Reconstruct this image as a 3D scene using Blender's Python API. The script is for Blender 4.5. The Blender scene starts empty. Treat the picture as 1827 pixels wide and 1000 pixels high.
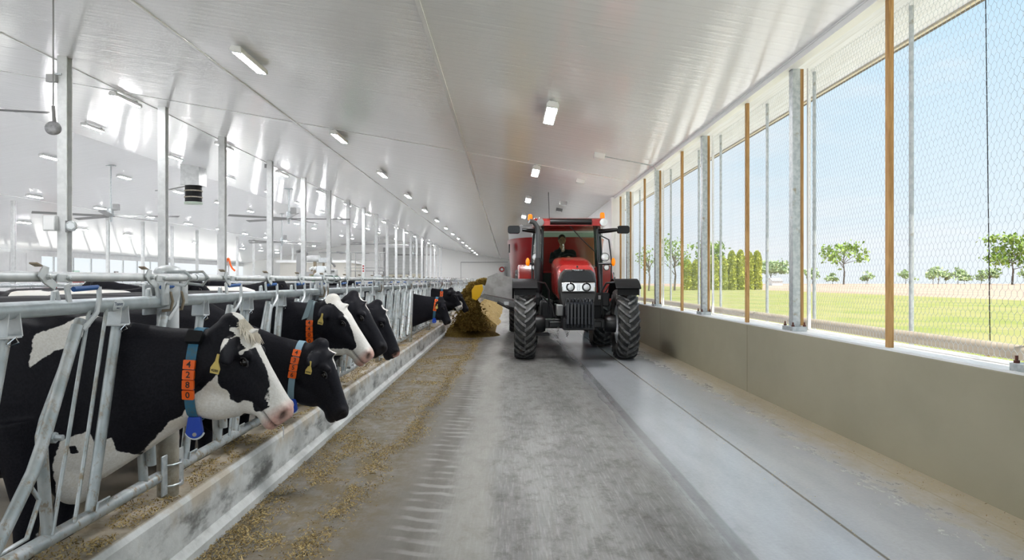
import bpy, bmesh, math, random
import numpy as np
from mathutils import Vector, Matrix, noise as mnoise
PI = math.pi
C = bpy.context.scene.collection
random.seed(7)
NR = np.random.default_rng(7)

# ------------------------------------------------------------------ helpers
class MB:
    def __init__(s): s.v = []; s.f = []; s.m = []
    def add(s, vs, fs, m=0):
        b = len(s.v); s.v += [tuple(p) for p in vs]
        s.f += [tuple(b + i for i in f) for f in fs]; s.m += [m] * len(fs); return s
    def box(s, x0, x1, y0, y1, z0, z1, m=0):
        vs = [(x0,y0,z0),(x1,y0,z0),(x1,y1,z0),(x0,y1,z0),(x0,y0,z1),(x1,y0,z1),(x1,y1,z1),(x0,y1,z1)]
        return s.add(vs, [(0,3,2,1),(4,5,6,7),(0,1,5,4),(1,2,6,5),(2,3,7,6),(3,0,4,7)], m)
    def obox(s, c, sz, R, m=0):
        x, y, z = [q / 2 for q in sz]; c = Vector(c)
        vs = [c + R @ Vector(p) for p in [(-x,-y,-z),(x,-y,-z),(x,y,-z),(-x,y,-z),(-x,-y,z),(x,-y,z),(x,y,z),(-x,y,z)]]
        return s.add(vs, [(0,3,2,1),(4,5,6,7),(0,1,5,4),(1,2,6,5),(2,3,7,6),(3,0,4,7)], m)
    def loft(s, rings, m=0, caps=True, closed=True):
        n = len(rings[0]); vs = [p for r in rings for p in r]; fs = []
        for i in range(len(rings) - 1):
            for j in range(n if closed else n - 1):
                a = i*n + j; b = i*n + (j+1) % n
                fs.append((a, b, b+n, a+n))
        if caps:
            fs.append(tuple(reversed(range(n)))); k = (len(rings)-1)*n
            fs.append(tuple(k + i for i in range(n)))
        return s.add(vs, fs, m)
    def tube(s, pts, r, n=8, m=0, caps=True):
        pts = [Vector(p) for p in pts]; k = len(pts); rings = []; u = None
        for i, p in enumerate(pts):
            t = (pts[min(i+1, k-1)] - pts[max(i-1, 0)]).normalized()
            if u is None:
                u = t.orthogonal().normalized()
            else:
                u = (u - t * u.dot(t)).normalized()
            w = t.cross(u); rr = r[i] if isinstance(r, (list, tuple)) else r
            rings.append([p + (u * math.cos(2*PI*j/n) + w * math.sin(2*PI*j/n)) * rr for j in range(n)])
        return s.loft(rings, m, caps)
    def lathe(s, prof, o, ax, n=24, m=0, caps=False):
        o = Vector(o); ax = Vector(ax).normalized(); u = ax.orthogonal().normalized(); w = ax.cross(u)
        rings = [[o + ax*h + (u*math.cos(2*PI*j/n) + w*math.sin(2*PI*j/n))*r for j in range(n)] for r, h in prof]
        return s.loft(rings, m, caps)
    def ell(s, c, r, R=None, nu=14, nv=9, m=0):
        c = Vector(c); R = R or Matrix.Identity(3); rings = []
        for i in range(nv + 1):
            a = -PI/2 + PI*(i if 0 < i < nv else (0.02 if i == 0 else nv-0.02))/nv
            rings.append([c + R @ Vector((r[0]*math.cos(a)*math.cos(2*PI*j/nu), r[1]*math.cos(a)*math.sin(2*PI*j/nu), r[2]*math.sin(a))) for j in range(nu)])
        return s.loft(rings, m)
    def prism(s, poly, fn, h0, h1, m=0):
        """poly: 2-D outline, fn(u, v, h) -> point"""
        return s.loft([[fn(u, v, h0) for u, v in poly], [fn(u, v, h1) for u, v in poly]], m)
    def build(s, name, mats, parent=None, smooth=35, bevel=0, fix=True):
        me = bpy.data.meshes.new(name); me.from_pydata(s.v, [], s.f)
        if not isinstance(mats, (list, tuple)): mats = [mats]
        for q in mats: me.materials.append(q)
        if len(mats) > 1: me.polygons.foreach_set('material_index', s.m)
        if fix and len(s.f) < 60000:
            b = bmesh.new(); b.from_mesh(me); bmesh.ops.recalc_face_normals(b, faces=b.faces); b.to_mesh(me); b.free()
        if smooth:
            me.polygons.foreach_set('use_smooth', [True] * len(me.polygons)); me.set_sharp_from_angle(angle=math.radians(smooth))
        me.update()
        o = bpy.data.objects.new(name, me); C.objects.link(o)
        if parent: o.parent = parent
        if bevel:
            q = o.modifiers.new('bevel', 'BEVEL'); q.width = bevel; q.segments = 2; q.limit_method = 'ANGLE'
        return o

def rrect(x0, x1, z0, z1, r, n=4):
    out = []
    for cx, cz, a0 in ((x1-r, z0+r, -90), (x1-r, z1-r, 0), (x0+r, z1-r, 90), (x0+r, z0+r, 180)):
        for i in range(n + 1):
            a = math.radians(a0 + 90*i/n); out.append((cx + r*math.cos(a), cz + r*math.sin(a)))
    return out

def tag(o, label, cat, group=None, kind=None):
    o['label'] = label; o['category'] = cat
    if group: o['group'] = group
    if kind: o['kind'] = kind
    return o
def thing(name, label, cat, loc=(0,0,0), group=None, rz=0):
    o = bpy.data.objects.new(name, None); C.objects.link(o); o.location = loc; o.rotation_euler = (0,0,rz); o.empty_display_size = .1
    return tag(o, label, cat, group)
def struct(o): o['kind'] = 'structure'; return o
def dup(root, loc, label, rz=None):
    kids = {}
    for o in bpy.data.objects:
        if o.parent: kids.setdefault(o.parent.name, []).append(o)
    def cp(o, par):
        c = o.copy(); C.objects.link(c)
        if par: c.parent = par
        for ch in kids.get(o.name, []): cp(ch, c)
        return c
    r = cp(root, None); r.location = loc; r['label'] = label
    if rz is not None: r.rotation_euler = (0, 0, rz)
    return r
ONES = 'first second third fourth fifth sixth seventh eighth ninth tenth eleventh twelfth thirteenth fourteenth fifteenth sixteenth seventeenth eighteenth nineteenth'.split()
TENS = {20: 'twenty', 30: 'thirty', 40: 'forty'}
def nth(i):
    i += 1
    if i < 20: return ONES[i-1]
    t = i // 10 * 10
    return TENS[t].replace('y', 'ieth') if i == t else TENS[t] + '-' + ONES[i - t - 1]

def text_mb(txt, size, fn, m=0, depth=.002):
    """lettering as geometry: fn(u, v, h) maps the flat text to space"""
    cu = bpy.data.curves.new('lettering', 'FONT'); cu.body = txt; cu.size = size; cu.extrude = depth / 2
    cu.align_x = 'CENTER'; cu.align_y = 'CENTER'; cu.resolution_u = 3; cu.offset = size * .012
    o = bpy.data.objects.new('lettering', cu); C.objects.link(o)
    dg = bpy.context.evaluated_depsgraph_get(); me = o.evaluated_get(dg).to_mesh()
    mb = MB(); mb.add([fn(v.co.x, v.co.y, v.co.z) for v in me.vertices], [tuple(p.vertices) for p in me.polygons], m)
    bpy.data.objects.remove(o); bpy.data.curves.remove(cu)
    return mb
def join(a, b, m=None):
    k = len(a.v); a.v += b.v; a.f += [tuple(k+i for i in f) for f in b.f]; a.m += b.m if m is None else [m]*len(b.f); return a

# ------------------------------------------------------------------ materials
def mat(name, col, rough=.5, metal=0, spec=.5, **kw):
    m = bpy.data.materials.new(name); m.use_nodes = True; nt = m.node_tree
    b = nt.nodes['Principled BSDF']
    b.inputs['Base Color'].default_value = (*col, 1); b.inputs['Roughness'].default_value = rough
    b.inputs['Metallic'].default_value = metal; b.inputs['Specular IOR Level'].default_value = spec
    for k, v in kw.items(): b.inputs[k.replace('_', ' ')].default_value = v
    return m
class NT:
    def __init__(s, m):
        s.nt = m.node_tree; s.b = s.nt.nodes['Principled BSDF']; s.n = s.nt.nodes; s.l = s.nt.links
    def node(s, t, **kw):
        x = s.n.new(t)
        for k, v in kw.items():
            if hasattr(x, k): setattr(x, k, v)
            else: s.set(x.inputs[k], v)
        return x
    def set(s, i, v):
        if isinstance(v, bpy.types.NodeSocket): s.l.new(v, i)
        elif isinstance(v, bpy.types.Node): s.l.new(v.outputs[0], i)
        else: i.default_value = v
    def pos(s): return s.node('ShaderNodeNewGeometry').outputs['Position']
    def obj(s): return s.node('ShaderNodeTexCoord').outputs['Object']
    def scale(s, v, sc, off=(0,0,0)):
        x = s.node('ShaderNodeMapping'); s.set(x.inputs['Vector'], v); x.inputs['Scale'].default_value = sc; x.inputs['Location'].default_value = off; return x.outputs[0]
    def noise(s, v, sc=5, det=3, rough=.55, dist=0):
        x = s.node('ShaderNodeTexNoise'); s.set(x.inputs['Vector'], v)
        x.inputs['Scale'].default_value = sc; x.inputs['Detail'].default_value = det; x.inputs['Roughness'].default_value = rough; x.inputs['Distortion'].default_value = dist
        return x.outputs['Fac']
    def math(s, op, a, b=0, c=None, clamp=False):
        x = s.node('ShaderNodeMath', operation=op); x.use_clamp = clamp; s.set(x.inputs[0], a); s.set(x.inputs[1], b)
        if c is not None: s.set(x.inputs[2], c)
        return x.outputs[0]
    def ramp(s, v, lo, hi, a=0., b=1.):
        x = s.node('ShaderNodeMapRange'); s.set(x.inputs[0], v); x.interpolation_type = 'SMOOTHSTEP'
        for i, q in zip((1, 2, 3, 4), (lo, hi, a, b)): x.inputs[i].default_value = q
        return x.outputs[0]
    def mix(s, f, a, b, mode='MIX'):
        x = s.node('ShaderNodeMix', data_type='RGBA', blend_type=mode); s.set(x.inputs[0], f)
        for i, q in ((6, a), (7, b)): s.set(x.inputs[i], (*q, 1) if isinstance(q, tuple) and len(q) == 3 else q)
        return x.outputs[2]
    def sep(s, v): x = s.node('ShaderNodeSeparateXYZ'); s.set(x.inputs[0], v); return x.outputs
    def bump(s, h, st=.3, d=.01):
        x = s.node('ShaderNodeBump'); s.set(x.inputs['Height'], h); x.inputs['Strength'].default_value = st; x.inputs['Distance'].default_value = d
        s.l.new(x.outputs[0], s.b.inputs['Normal']); return x
    def col(s, v): s.set(s.b.inputs['Base Color'], v)
    def rough(s, v): s.set(s.b.inputs['Roughness'], v)

M = {}
def mottled(key, c1, c2, sc=6, rough=.5, metal=0, bump=0, spec=.5, dirt=None):
    m = mat(key, c1, rough, metal, spec); t = NT(m); p = t.obj()
    n = t.noise(p, sc, 4); c = t.mix(t.ramp(n, .38, .64), c1, c2)
    if dirt: c = t.mix(t.ramp(t.noise(t.scale(p, (1,1,1), (3,7,1)), sc*.6, 5), .58, .75), c, dirt)
    t.col(c)
    if bump: t.bump(t.noise(p, sc*6, 3), bump, .004)
    M[key] = m; return m
mottled('galv', (.56,.59,.60), (.42,.46,.48), 22, .42, .55, .05, dirt=(.34,.31,.25))
mottled('galv_pale', (.66,.68,.69), (.55,.58,.60), 14, .45, .3, .03)
mottled('galv_dirty', (.38,.36,.31), (.28,.24,.18), 14, .7, .2, .2, dirt=(.17,.13,.08))
mottled('column_metal', (.70,.71,.71), (.60,.61,.61), 5, .45, .15)
mottled('white_paint', (.86,.86,.86), (.82,.82,.82), 2, .5)
mottled('wood', (.50,.29,.11), (.38,.20,.065), 5, .7, 0, .2)
t = NT(M['wood']); p = t.scale(t.obj(), (9, 9, .7)); n = t.noise(p, 4, 5, .6, .5)
t.col(t.mix(t.ramp(n, .35, .65), (.52,.31,.12), (.33,.17,.055)))
M['rubber'] = mat('rubber', (.035,.034,.033), .62); t = NT(M['rubber']); p = t.obj()
t.col(t.mix(t.ramp(t.noise(p, 9, 4), .4, .7), (.022,.022,.022), (.075,.07,.062)))
M['lug'] = mat('lug', (.12,.115,.11), .6); t = NT(M['lug']); p = t.obj()
t.col(t.mix(t.ramp(t.noise(p, 14, 4), .4, .7), (.085,.085,.085), (.20,.195,.19)))
M['black'] = mat('black', (.006,.006,.007), .36)
M['black_matte'] = mat('black_matte', (.007,.007,.008), .6, 0, .25)
M['black_gloss'] = mat('black_gloss', (.007,.008,.010), .14)
M['grille'] = mat('grille', (.026,.023,.021), .3); t = NT(M['grille']); p = t.obj()
w = t.node('ShaderNodeTexWave', wave_type='BANDS', bands_direction='X'); t.set(w.inputs['Vector'], p); w.inputs['Scale'].default_value = 45
t.bump(w.outputs['Fac'], .3, .003)
M['red'] = mat('red', (.36,.014,.013), .25, Coat_Weight=.5)
M['red_wagon'] = mat('red_wagon', (.26,.008,.010), .3, Coat_Weight=.3)
M['orange_lens'] = mat('orange_lens', (.95,.22,.005), .2, Transmission_Weight=.0)
M['tile_orange'] = mat('tile_orange', (.90,.13,.008), .4)
M['digit'] = mat('digit', (.02,.012,.012), .5)
M['strap_blue'] = mat('strap_blue', (.03,.12,.21), .75); t = NT(M['strap_blue']); p = t.obj()
t.col(t.mix(t.ramp(t.noise(p, 60, 3), .4, .65), (.03,.15,.26), (.06,.14,.19)))
M['strap_grey'] = mat('strap_grey', (.14,.19,.21), .75)
M['strap_pale'] = mat('strap_pale', (.22,.34,.42), .75)
M['tag_blue'] = mat('tag_blue', (.008,.055,.42), .35)
M['tag_yellow'] = mat('tag_yellow', (.62,.47,.13), .5)
M['handle_blue'] = mat('handle_blue', (.015,.09,.30), .5)
M['chrome'] = mat('chrome', (.85,.85,.86), .12, 1)
M['lamp_glass'] = mat('lamp_glass', (.80,.82,.84), .1, .5)
M['steel_stain'] = mottled('steel_stain', (.44,.43,.42), (.33,.32,.30), 4, .38, .7, .03, dirt=(.22,.19,.15))
M['steel_dark'] = mottled('steel_dark', (.26,.26,.26), (.20,.19,.18), 4, .45, .5)
M['grey'] = mat('grey', (.34,.34,.34), .5)
M['mid_grey'] = mat('mid_grey', (.20,.20,.20), .45)
M['yellow'] = mat('yellow', (.80,.47,.012), .4)
M['green'] = mat('green', (.012,.16,.04), .5)
M['skin'] = mat('skin', (.50,.27,.18), .5)
M['cloth_dark'] = mat('cloth_dark', (.018,.019,.022), .85)
M['hair'] = mat('hair', (.035,.022,.014), .6)
M['bolt'] = mat('bolt', (.10,.025,.015), .5)
M['eye'] = mat('eye', (.008,.006,.006), .06)
M['eyelid'] = mat('eyelid', (.02,.018,.02), .4)
M['white_tuft'] = mat('white_tuft', (.74,.68,.58), .85)
M['paper'] = mat('paper', (.80,.84,.86), .5)
M['ink'] = mat('ink', (.10,.13,.2), .6)
M['pipe_white'] = mat('pipe_white', (.62,.62,.60), .5)

def glass(key, tint, alpha, rough=.03):
    """thin tinted pane: mostly clear, with a grazing reflection"""
    m = bpy.data.materials.new(key); m.use_nodes = True; nt = m.node_tree; n = nt.nodes; n.clear()
    o = n.new('ShaderNodeOutputMaterial'); mx = n.new('ShaderNodeMixShader'); tr = n.new('ShaderNodeBsdfTransparent'); gl = n.new('ShaderNodeBsdfGlossy')
    fa = n.new('ShaderNodeLayerWeight'); fr = n.new('ShaderNodeMath'); fr.operation = 'POWER'; nt.links.new(fa.outputs['Facing'], fr.inputs[0]); fr.inputs[1].default_value = 4.5
    tr.inputs[0].default_value = (*tint, 1); gl.inputs['Roughness'].default_value = rough
    ad = n.new('ShaderNodeMath'); ad.operation = 'ADD'; ad.inputs[1].default_value = alpha + .002; ad.use_clamp = True
    nt.links.new(fr.outputs[0], ad.inputs[0]); nt.links.new(ad.outputs[0], mx.inputs[0]); nt.links.new(tr.outputs[0], mx.inputs[1]); nt.links.new(gl.outputs[0], mx.inputs[2]); nt.links.new(mx.outputs[0], o.inputs[0])
    M[key] = m; return m
glass('pane', (.80,.88,.82), .0)

def emit(key, col, st):
    m = mat(key, col, .4); b = m.node_tree.nodes['Principled BSDF']
    b.inputs['Emission Color'].default_value = (*col, 1); b.inputs['Emission Strength'].default_value = st; M[key] = m
LAMP = 205
emit('lamp', (.965, .98, 1), LAMP)
# ------------------------------------------------------------------ the setting
H = 1.5                      # eye height
XW, XL, XR = 3.22, -40.0, -18.5   # side wall, far side wall, ridge
Y0, Y1 = -5.0, 110.0
EAVE, RIDGE = 4.0, 7.8
def roof(x): return EAVE + (XW - x) * (RIDGE - EAVE) / (XW - XR) if x > XR else EAVE + (x - XL) * (RIDGE - EAVE) / (XR - XL)

# alley floor: trowelled concrete with tyre tracks, a dark joint, a saw cut and feed stain
m = mat('alley_concrete', (.3,.29,.27), .35); t = NT(m); P = t.pos(); x, y, z = t.sep(P)
M['alley'] = m
wob = t.math('MULTIPLY', t.math('SUBTRACT', t.noise(t.scale(P, (.6,.25,1)), 1.2, 2), .5), .5)
xw = t.math('ADD', x, wob)
big = t.noise(t.scale(P, (1.6,.28,1)), 1.3, 5, .6)
streak = t.noise(t.scale(P, (26,.9,1)), 1.6, 5, .7); brush = t.noise(t.scale(P, (60,3.2,1)), 1.2, 3, .6)
blot = t.noise(t.scale(P, (2.6,1.3,1)), 2.4, 9, .78)
fine = t.noise(P, 38, 4, .6)
base = t.mix(t.ramp(big, .35, .65), (.185,.183,.179), (.118,.116,.112))
base = t.mix(t.math('MULTIPLY', t.ramp(streak, .42, .72), .55), base, (.125,.115,.10))
base = t.mix(t.math('MULTIPLY', t.ramp(brush, .45, .8), .5), base, (.34,.335,.325))
base = t.mix(t.math('MULTIPLY', t.ramp(blot, .45, .68), .9), base, (.045,.039,.031))
def band(a, b, s=.12, v=None): v = v or xw; return t.math('MULTIPLY', t.ramp(v, a-s, a+s), t.ramp(v, b-s, b+s, 1, 0))
# dark wheel track beside the feed, its lug prints
lug = t.node('ShaderNodeTexWave', wave_type='BANDS', bands_direction='Y'); t.set(lug.inputs['Vector'], t.scale(P, (.9,1,1))); lug.inputs['Scale'].default_value = 5.0; lug.inputs['Distortion'].default_value = 2.2; lug.inputs['Detail'].default_value = 2
trk = band(-.98, -.45, .1)
lugs = t.math('SINE', t.math('ADD', t.math('MULTIPLY', y, 2*PI/.185), t.math('ADD', t.math('MULTIPLY', x, 9.0), t.math('MULTIPLY', t.noise(P, 3.0, 4), 5.0))))
base = t.mix(t.math('MULTIPLY', trk, .8), base, (.125,.112,.095))
base = t.mix(t.math('MULTIPLY', t.math('MULTIPLY', band(-.70, -.38, .07), t.math('MULTIPLY', t.ramp(lugs, .0, .9), t.ramp(t.noise(t.scale(P, (1,1,1)), 2.6, 4), .38, .6))), .75), base, (.30,.29,.275))
base = t.mix(t.math('MULTIPLY', band(-.40, -.1, .08), .55), base, (.27,.257,.232))
# smooth strip on the window side, bluish window reflection painted into its pale colour
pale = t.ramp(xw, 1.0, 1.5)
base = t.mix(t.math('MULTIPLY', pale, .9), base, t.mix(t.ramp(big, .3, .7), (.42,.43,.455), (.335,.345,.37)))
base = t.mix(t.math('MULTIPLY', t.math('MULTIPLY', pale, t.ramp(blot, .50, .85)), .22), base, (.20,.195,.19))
base = t.mix(t.math('MULTIPLY', band(1.255, 1.345, .012, t.math('ADD', x, t.math('MULTIPLY', wob, .06))), .45), base, (.075,.074,.073))
base = t.mix(t.math('MULTIPLY', band(2.03, 2.05, .006, t.math('ADD', x, t.math('MULTIPLY', wob, .08))), .9), base, (.09,.07,.04))
base = t.mix(t.math('MULTIPLY', band(2.985, 3.0, .006, t.math('ADD', x, t.math('MULTIPLY', wob, .08))), .7), base, (.16,.13,.07))
# dust and chaff gathered against the wall
dust = t.math('MULTIPLY', t.ramp(t.math('ADD', x, t.math('MULTIPLY', t.math('SUBTRACT', blot, .5), 1.2)), 2.55, 3.15), .7)
base = t.mix(dust, base, (.33,.26,.13))
# feed stain
stain = t.math('MULTIPLY', t.ramp(xw, -.62, -1.05), t.ramp(t.noise(t.scale(P, (1,.7,1)), 6.5, 7, .75), .40, .60, .15, 1.))
base = t.mix(t.math('MULTIPLY', t.ramp(xw, -.62, -1.05), .35), base, (.27,.25,.215))
base = t.mix(t.math('MULTIPLY', stain, .8), base, (.175,.13,.065))
base = t.mix(.16, base, t.mix(fine, (.05,.05,.05), (.9,.88,.85)), 'OVERLAY')
t.col(base)
rg = t.ramp(big, .3, .7, .17, .27)
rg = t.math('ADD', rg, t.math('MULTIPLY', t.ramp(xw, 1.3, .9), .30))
rg = t.math('ADD', rg, t.math('MULTIPLY', stain, .35)); rg = t.math('ADD', rg, t.math('MULTIPLY', dust, .3), clamp=True)
t.rough(rg); t.bump(t.math('ADD', t.noise(P, 22, 4), t.math('MULTIPLY', big, 3)), .12, .004)
struct(MB().box(-1.8, XW + .05, Y0, Y1, -.2, 0).build('floor', m, smooth=0))
mottled('barn_concrete', (.17,.14,.10), (.10,.08,.055), 1.5, .6, 0, .2)
struct(MB().box(-6.2, -1.9, Y0, Y1, -.2, 0).build('floor_cow_side', M['barn_concrete'], smooth=0))
mottled('stall_bounce_floor', (.66,.655,.65), (.58,.575,.57), 2.5, .9, 0, .2)  # invented pale bedding tone, made to bounce lamp light up to the ceiling
struct(MB().box(XL, -6.2, Y0, Y1, -.2, 0).build('floor_stalls', M['stall_bounce_floor'], smooth=0))

# feed curb
m = mat('curb_concrete', (.6,.6,.58), .6); t = NT(m); P = t.pos(); x, y, z = t.sep(P); M['curb'] = m
n1 = t.noise(t.scale(P, (1,1.1,3.0)), 1.7, 6, .66); n2 = t.noise(t.scale(P, (1,1,1)), 7, 6, .7); n3 = t.noise(t.scale(P, (2,1.2,1)), 2.2, 4)
c = t.mix(t.ramp(n2, .35, .7), (.62,.63,.62), (.50,.51,.50))
front = t.ramp(x, -1.72, -1.70)
c = t.mix(t.math('MULTIPLY', t.math('MULTIPLY', t.math('MULTIPLY', t.ramp(n1, .46, .66), t.ramp(z, .05, .12)), t.ramp(z, .31, .24)), .85), c, (.07,.067,.065))
c = t.mix(t.math('MULTIPLY', t.math('MULTIPLY', t.ramp(n3, .48, .6), t.ramp(z, .20, .30)), .55), c, (.40,.30,.17))
c = t.mix(t.math('MULTIPLY', t.ramp(z, .335, .343), .88), c, t.mix(t.ramp(n2, .4, .65), (.36,.30,.22), (.20,.15,.09)))
t.col(c); t.bump(t.math('ADD', n2, t.noise(P, 45, 3)), .25, .006)
pr = [(-1.97,-.1),(-1.665,-.1),(-1.665,.05),(-1.70,.09),(-1.705,.315),(-1.73,.345),(-1.97,.345)]
struct(MB().prism(pr, lambda u, v, h: (u, h, v), Y0, Y1).build('feed_curb', m, smooth=0))

# ceiling: white ribbed plastic lining, glossy
m = mat('ceiling_lining', (.80,.80,.81), .13); t = NT(m); P = t.pos(); M['lining'] = m
x, y, z = t.sep(P)
w = t.math('SINE', t.math('MULTIPLY', y, 2*PI/.19)); rib = t.math('POWER', t.math('ADD', t.math('MULTIPLY', w, .5), .5), 6)
wav = t.noise(t.scale(P, (.5,2.2,1)), 1.5, 3, .5, .4)
wav2 = t.noise(t.scale(P, (.12,1,1)), 9, 2)
t.bump(t.math('ADD', t.math('ADD', t.math('MULTIPLY', rib, .30), t.math('MULTIPLY', wav, 2.6)), t.math('MULTIPLY', wav2, .5)), .35, .008)
t.col(t.mix(t.math('MULTIPLY', rib, .12), (.88,.885,.90), (.66,.67,.69)))
t.b.inputs['Specular IOR Level'].default_value = .45
mb = MB().prism([(XW + .04, EAVE - .007), (XR, RIDGE), (XR, RIDGE + .12), (XW + .04, EAVE + .11)], lambda u, v, h: (u, h, v), Y0, Y1)
struct(mb.build('ceiling', m, smooth=0))
mb = MB().prism([(XL - .04, EAVE - .007), (XR, RIDGE), (XR, RIDGE + .12), (XL - .04, EAVE + .11)], lambda u, v, h: (u, h, v), Y0, Y1)
struct(mb.build('ceiling_far_slope', m, smooth=0))
def trim_line(x, w=.05, name='trim_1'):
    mb = MB(); a = roof(x - w/2); b = roof(x + w/2)
    mb.prism([(x-w/2, a+.01), (x-w/2, a-.018), (x+w/2, b-.018), (x+w/2, b+.01)], lambda u, v, h: (u, h, v), Y0, Y1)
    return struct(mb.build(name, M['white_paint'], smooth=0))
trim_line(-1.04, .06, 'trim_1'); trim_line(-5.37, .06, 'trim_2'); trim_line(-9.75, .05, 'trim_3'); trim_line(-27.6, .05, 'trim_4')
mb = MB(); 
for yy in (18.4,):
    mb.prism([(XW, EAVE), (XW, EAVE-.012), (XR, RIDGE-.012), (XR, RIDGE)], lambda u, v, h: (u, h, v), yy, yy + .035)
struct(mb.build('trim_5', M['white_paint'], smooth=0))
# eave trim over the window opening
m_tr = mat('eave_trim', (.84,.84,.85), .35)
struct(MB().box(XW - .012, XW + .10, Y0, 21.75, EAVE - .075, EAVE).box(XW - .02, XW - .005, Y0, 21.75, EAVE - .012, EAVE + .01).build('trim_6', m_tr, smooth=0))

# window-side wall: low concrete wall with a capped sill, solid beyond the opening
m = mat('wall_shade_tint', (.36,.325,.235), .55); t = NT(m); P = t.pos(); M['wall'] = m
t.col(t.mix(t.ramp(t.noise(t.scale(P, (1,.6,1)), 1.4, 5), .3, .7), (.30,.275,.20), (.265,.243,.175)))  # grey wall, its shade and yellowish light put into the base colour
t.bump(t.noise(P, 60, 2), .06, .003)
SILL = .914
mb = MB().box(XW, XW + .30, Y0, 21.75, -.2, SILL - .012)
struct(mb.build('wall_right', m, smooth=0, bevel=.006))
mb = MB()
for yy in (4.2, 9.75, 15.3): mb.box(XW - .002, XW + .001, yy, yy + .012, 0, SILL - .02)
struct(mb.build('wall_right_joint', mat('joint', (.20,.18,.13), .8), smooth=0))
mb = MB().box(XW + .004, XW + .34, Y0, 21.75, SILL - .012, SILL + .004)
struct(mb.build('sill', mat('sill_metal', (.74,.75,.76), .35), smooth=0))
struct(MB().box(XW, XW + .30, 21.75, Y1, -.2, EAVE + .1).build('wall_right_solid', M['white_paint'], smooth=0))
mb = MB().box(XW - .10, XW + .005, 21.75, 22.05, 0, EAVE - .02)
struct(mb.build('trim_7', M['white_paint'], smooth=0))
# eave overhang outside: boarded soffit, dark fascia edge
m = mat('soffit_board', (.70,.66,.60), .6); t = NT(m); P = t.pos(); x, y, z = t.sep(P)
w = t.math('FRACT', t.math('MULTIPLY', x, 9.0)); t.col(t.mix(t.ramp(w, .0, .12), (.55,.56,.58), t.mix(t.ramp(t.noise(t.scale(P, (9,.5,1)), 3, 3), .4, .6), (.74,.76,.81), (.68,.69,.72))))
struct(MB().box(XW + .10, 4.24, Y0, Y1, 4.03, 4.09).build('soffit', m, smooth=0))
struct(MB().box(4.24, 4.27, Y0, Y1, 4.0, 4.25).build('fascia', mat('fascia_dark', (.10,.08,.06), .6), smooth=0))
struct(MB().box(4.20, 4.24, Y0, Y1, 4.005, 4.03).build('fascia_edge', mat('fascia_pale', (.62,.55,.42), .6), smooth=0))
# end wall and far side wall
mw = mat('end_wall_lining', (.82,.815,.80), .5)
mb = MB().prism([(XL, 0), (XW, 0), (XW, EAVE), (XR, RIDGE), (XL, EAVE)], lambda u, v, h: (u, h, v), Y1, Y1 + .3)
struct(mb.build('wall_end', mw, smooth=0))
struct(MB().box(XL - .3, XL, Y0, Y1, -.2, 1.0).build('wall_left', M['white_paint'], smooth=0))
struct(MB().box(XL - .3, XL, Y0, Y1, 3.55, EAVE + .1).build('wall_left_header', M['white_paint'], smooth=0))

# outdoors
m = mat('lawn', (.25,.33,.10), .9, 0, .1); t = NT(m); P = t.pos()
n = t.noise(P, .22, 5, .65); n2 = t.noise(P, 5, 5, .7)
t.col(t.mix(t.math('MULTIPLY', t.ramp(n2, .3, .7), .35), t.mix(t.ramp(n, .36, .6), (.225,.255,.075), (.32,.29,.14)), (.165,.21,.045)))
struct(MB().box(XW + .3, 43, -60, 330, -.55, -.2).build('lawn', m, smooth=0))
m2 = mat('ploughed_soil', (.62,.46,.36), .9, 0, .1); t = NT(m2); P = t.pos()
t.col(t.mix(t.ramp(t.noise(t.scale(P, (1,.1,1)), .25, 5), .35, .65), (.36,.265,.21), (.42,.325,.26)))
struct(MB().box(43, 420, -60, 330, -.55, -.2).build('field', m2, smooth=0))
m3 = mat('gravel_strip', (.74,.73,.71), .9, 0, .1)
struct(MB().box(XW + .3, 7.2, -60, 330, -.5, -.19).build('gravel_path', m3, smooth=0))
struct(MB().box(-160, XL - .3, -60, 330, -.55, -.2).build('yard_ground', m3, smooth=0))
struct(MB().box(XL - .3, XW + .3, -60, Y0, -.5, -.19).build('apron_reflector', m3, smooth=0))  # unseen pale ground added behind the camera to bounce light onto the ceiling

# ------------------------------------------------------------------ sky, sun, camera
w = bpy.data.worlds.new('World'); bpy.context.scene.world = w; w.use_nodes = True; nt = w.node_tree; n = nt.nodes; n.clear(); L = nt.links
def wn(tp, **kw):
    q = n.new(tp)
    for k, v in kw.items(): setattr(q, k, v)
    return q
tc = wn('ShaderNodeTexCoord'); sp = wn('ShaderNodeSeparateXYZ'); L.new(tc.outputs['Generated'], sp.inputs[0])
mr = wn('ShaderNodeMapRange'); L.new(sp.outputs[2], mr.inputs[0]); mr.inputs[1].default_value = 0; mr.inputs[2].default_value = .42
mp = wn('ShaderNodeMapping'); L.new(tc.outputs['Generated'], mp.inputs[0]); mp.inputs['Scale'].default_value = (1.2, 1.2, 5.5); mp.inputs['Rotation'].default_value = (.12, .1, 0)
cl = wn('ShaderNodeTexNoise'); L.new(mp.outputs[0], cl.inputs['Vector']); cl.inputs['Scale'].default_value = 1.9; cl.inputs['Detail'].default_value = 6; cl.inputs['Roughness'].default_value = .55
c2 = wn('ShaderNodeMapRange'); L.new(cl.outputs['Fac'], c2.inputs[0]); c2.inputs[1].default_value = .42; c2.inputs[2].default_value = .68
a = wn('ShaderNodeMix', data_type='RGBA'); L.new(mr.outputs[0], a.inputs[0]); a.inputs[6].default_value = (.86,.95,1.0,1); a.inputs[7].default_value = (.50,.78,1.0,1)
b = wn('ShaderNodeMix', data_type='RGBA'); L.new(c2.outputs[0], b.inputs[0]); L.new(a.outputs[2], b.inputs[6]); b.inputs[7].default_value = (.95,.97,1.0,1)
bg = wn('ShaderNodeBackground'); L.new(b.outputs[2], bg.inputs[0]); bg.inputs[1].default_value = 1.02
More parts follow.
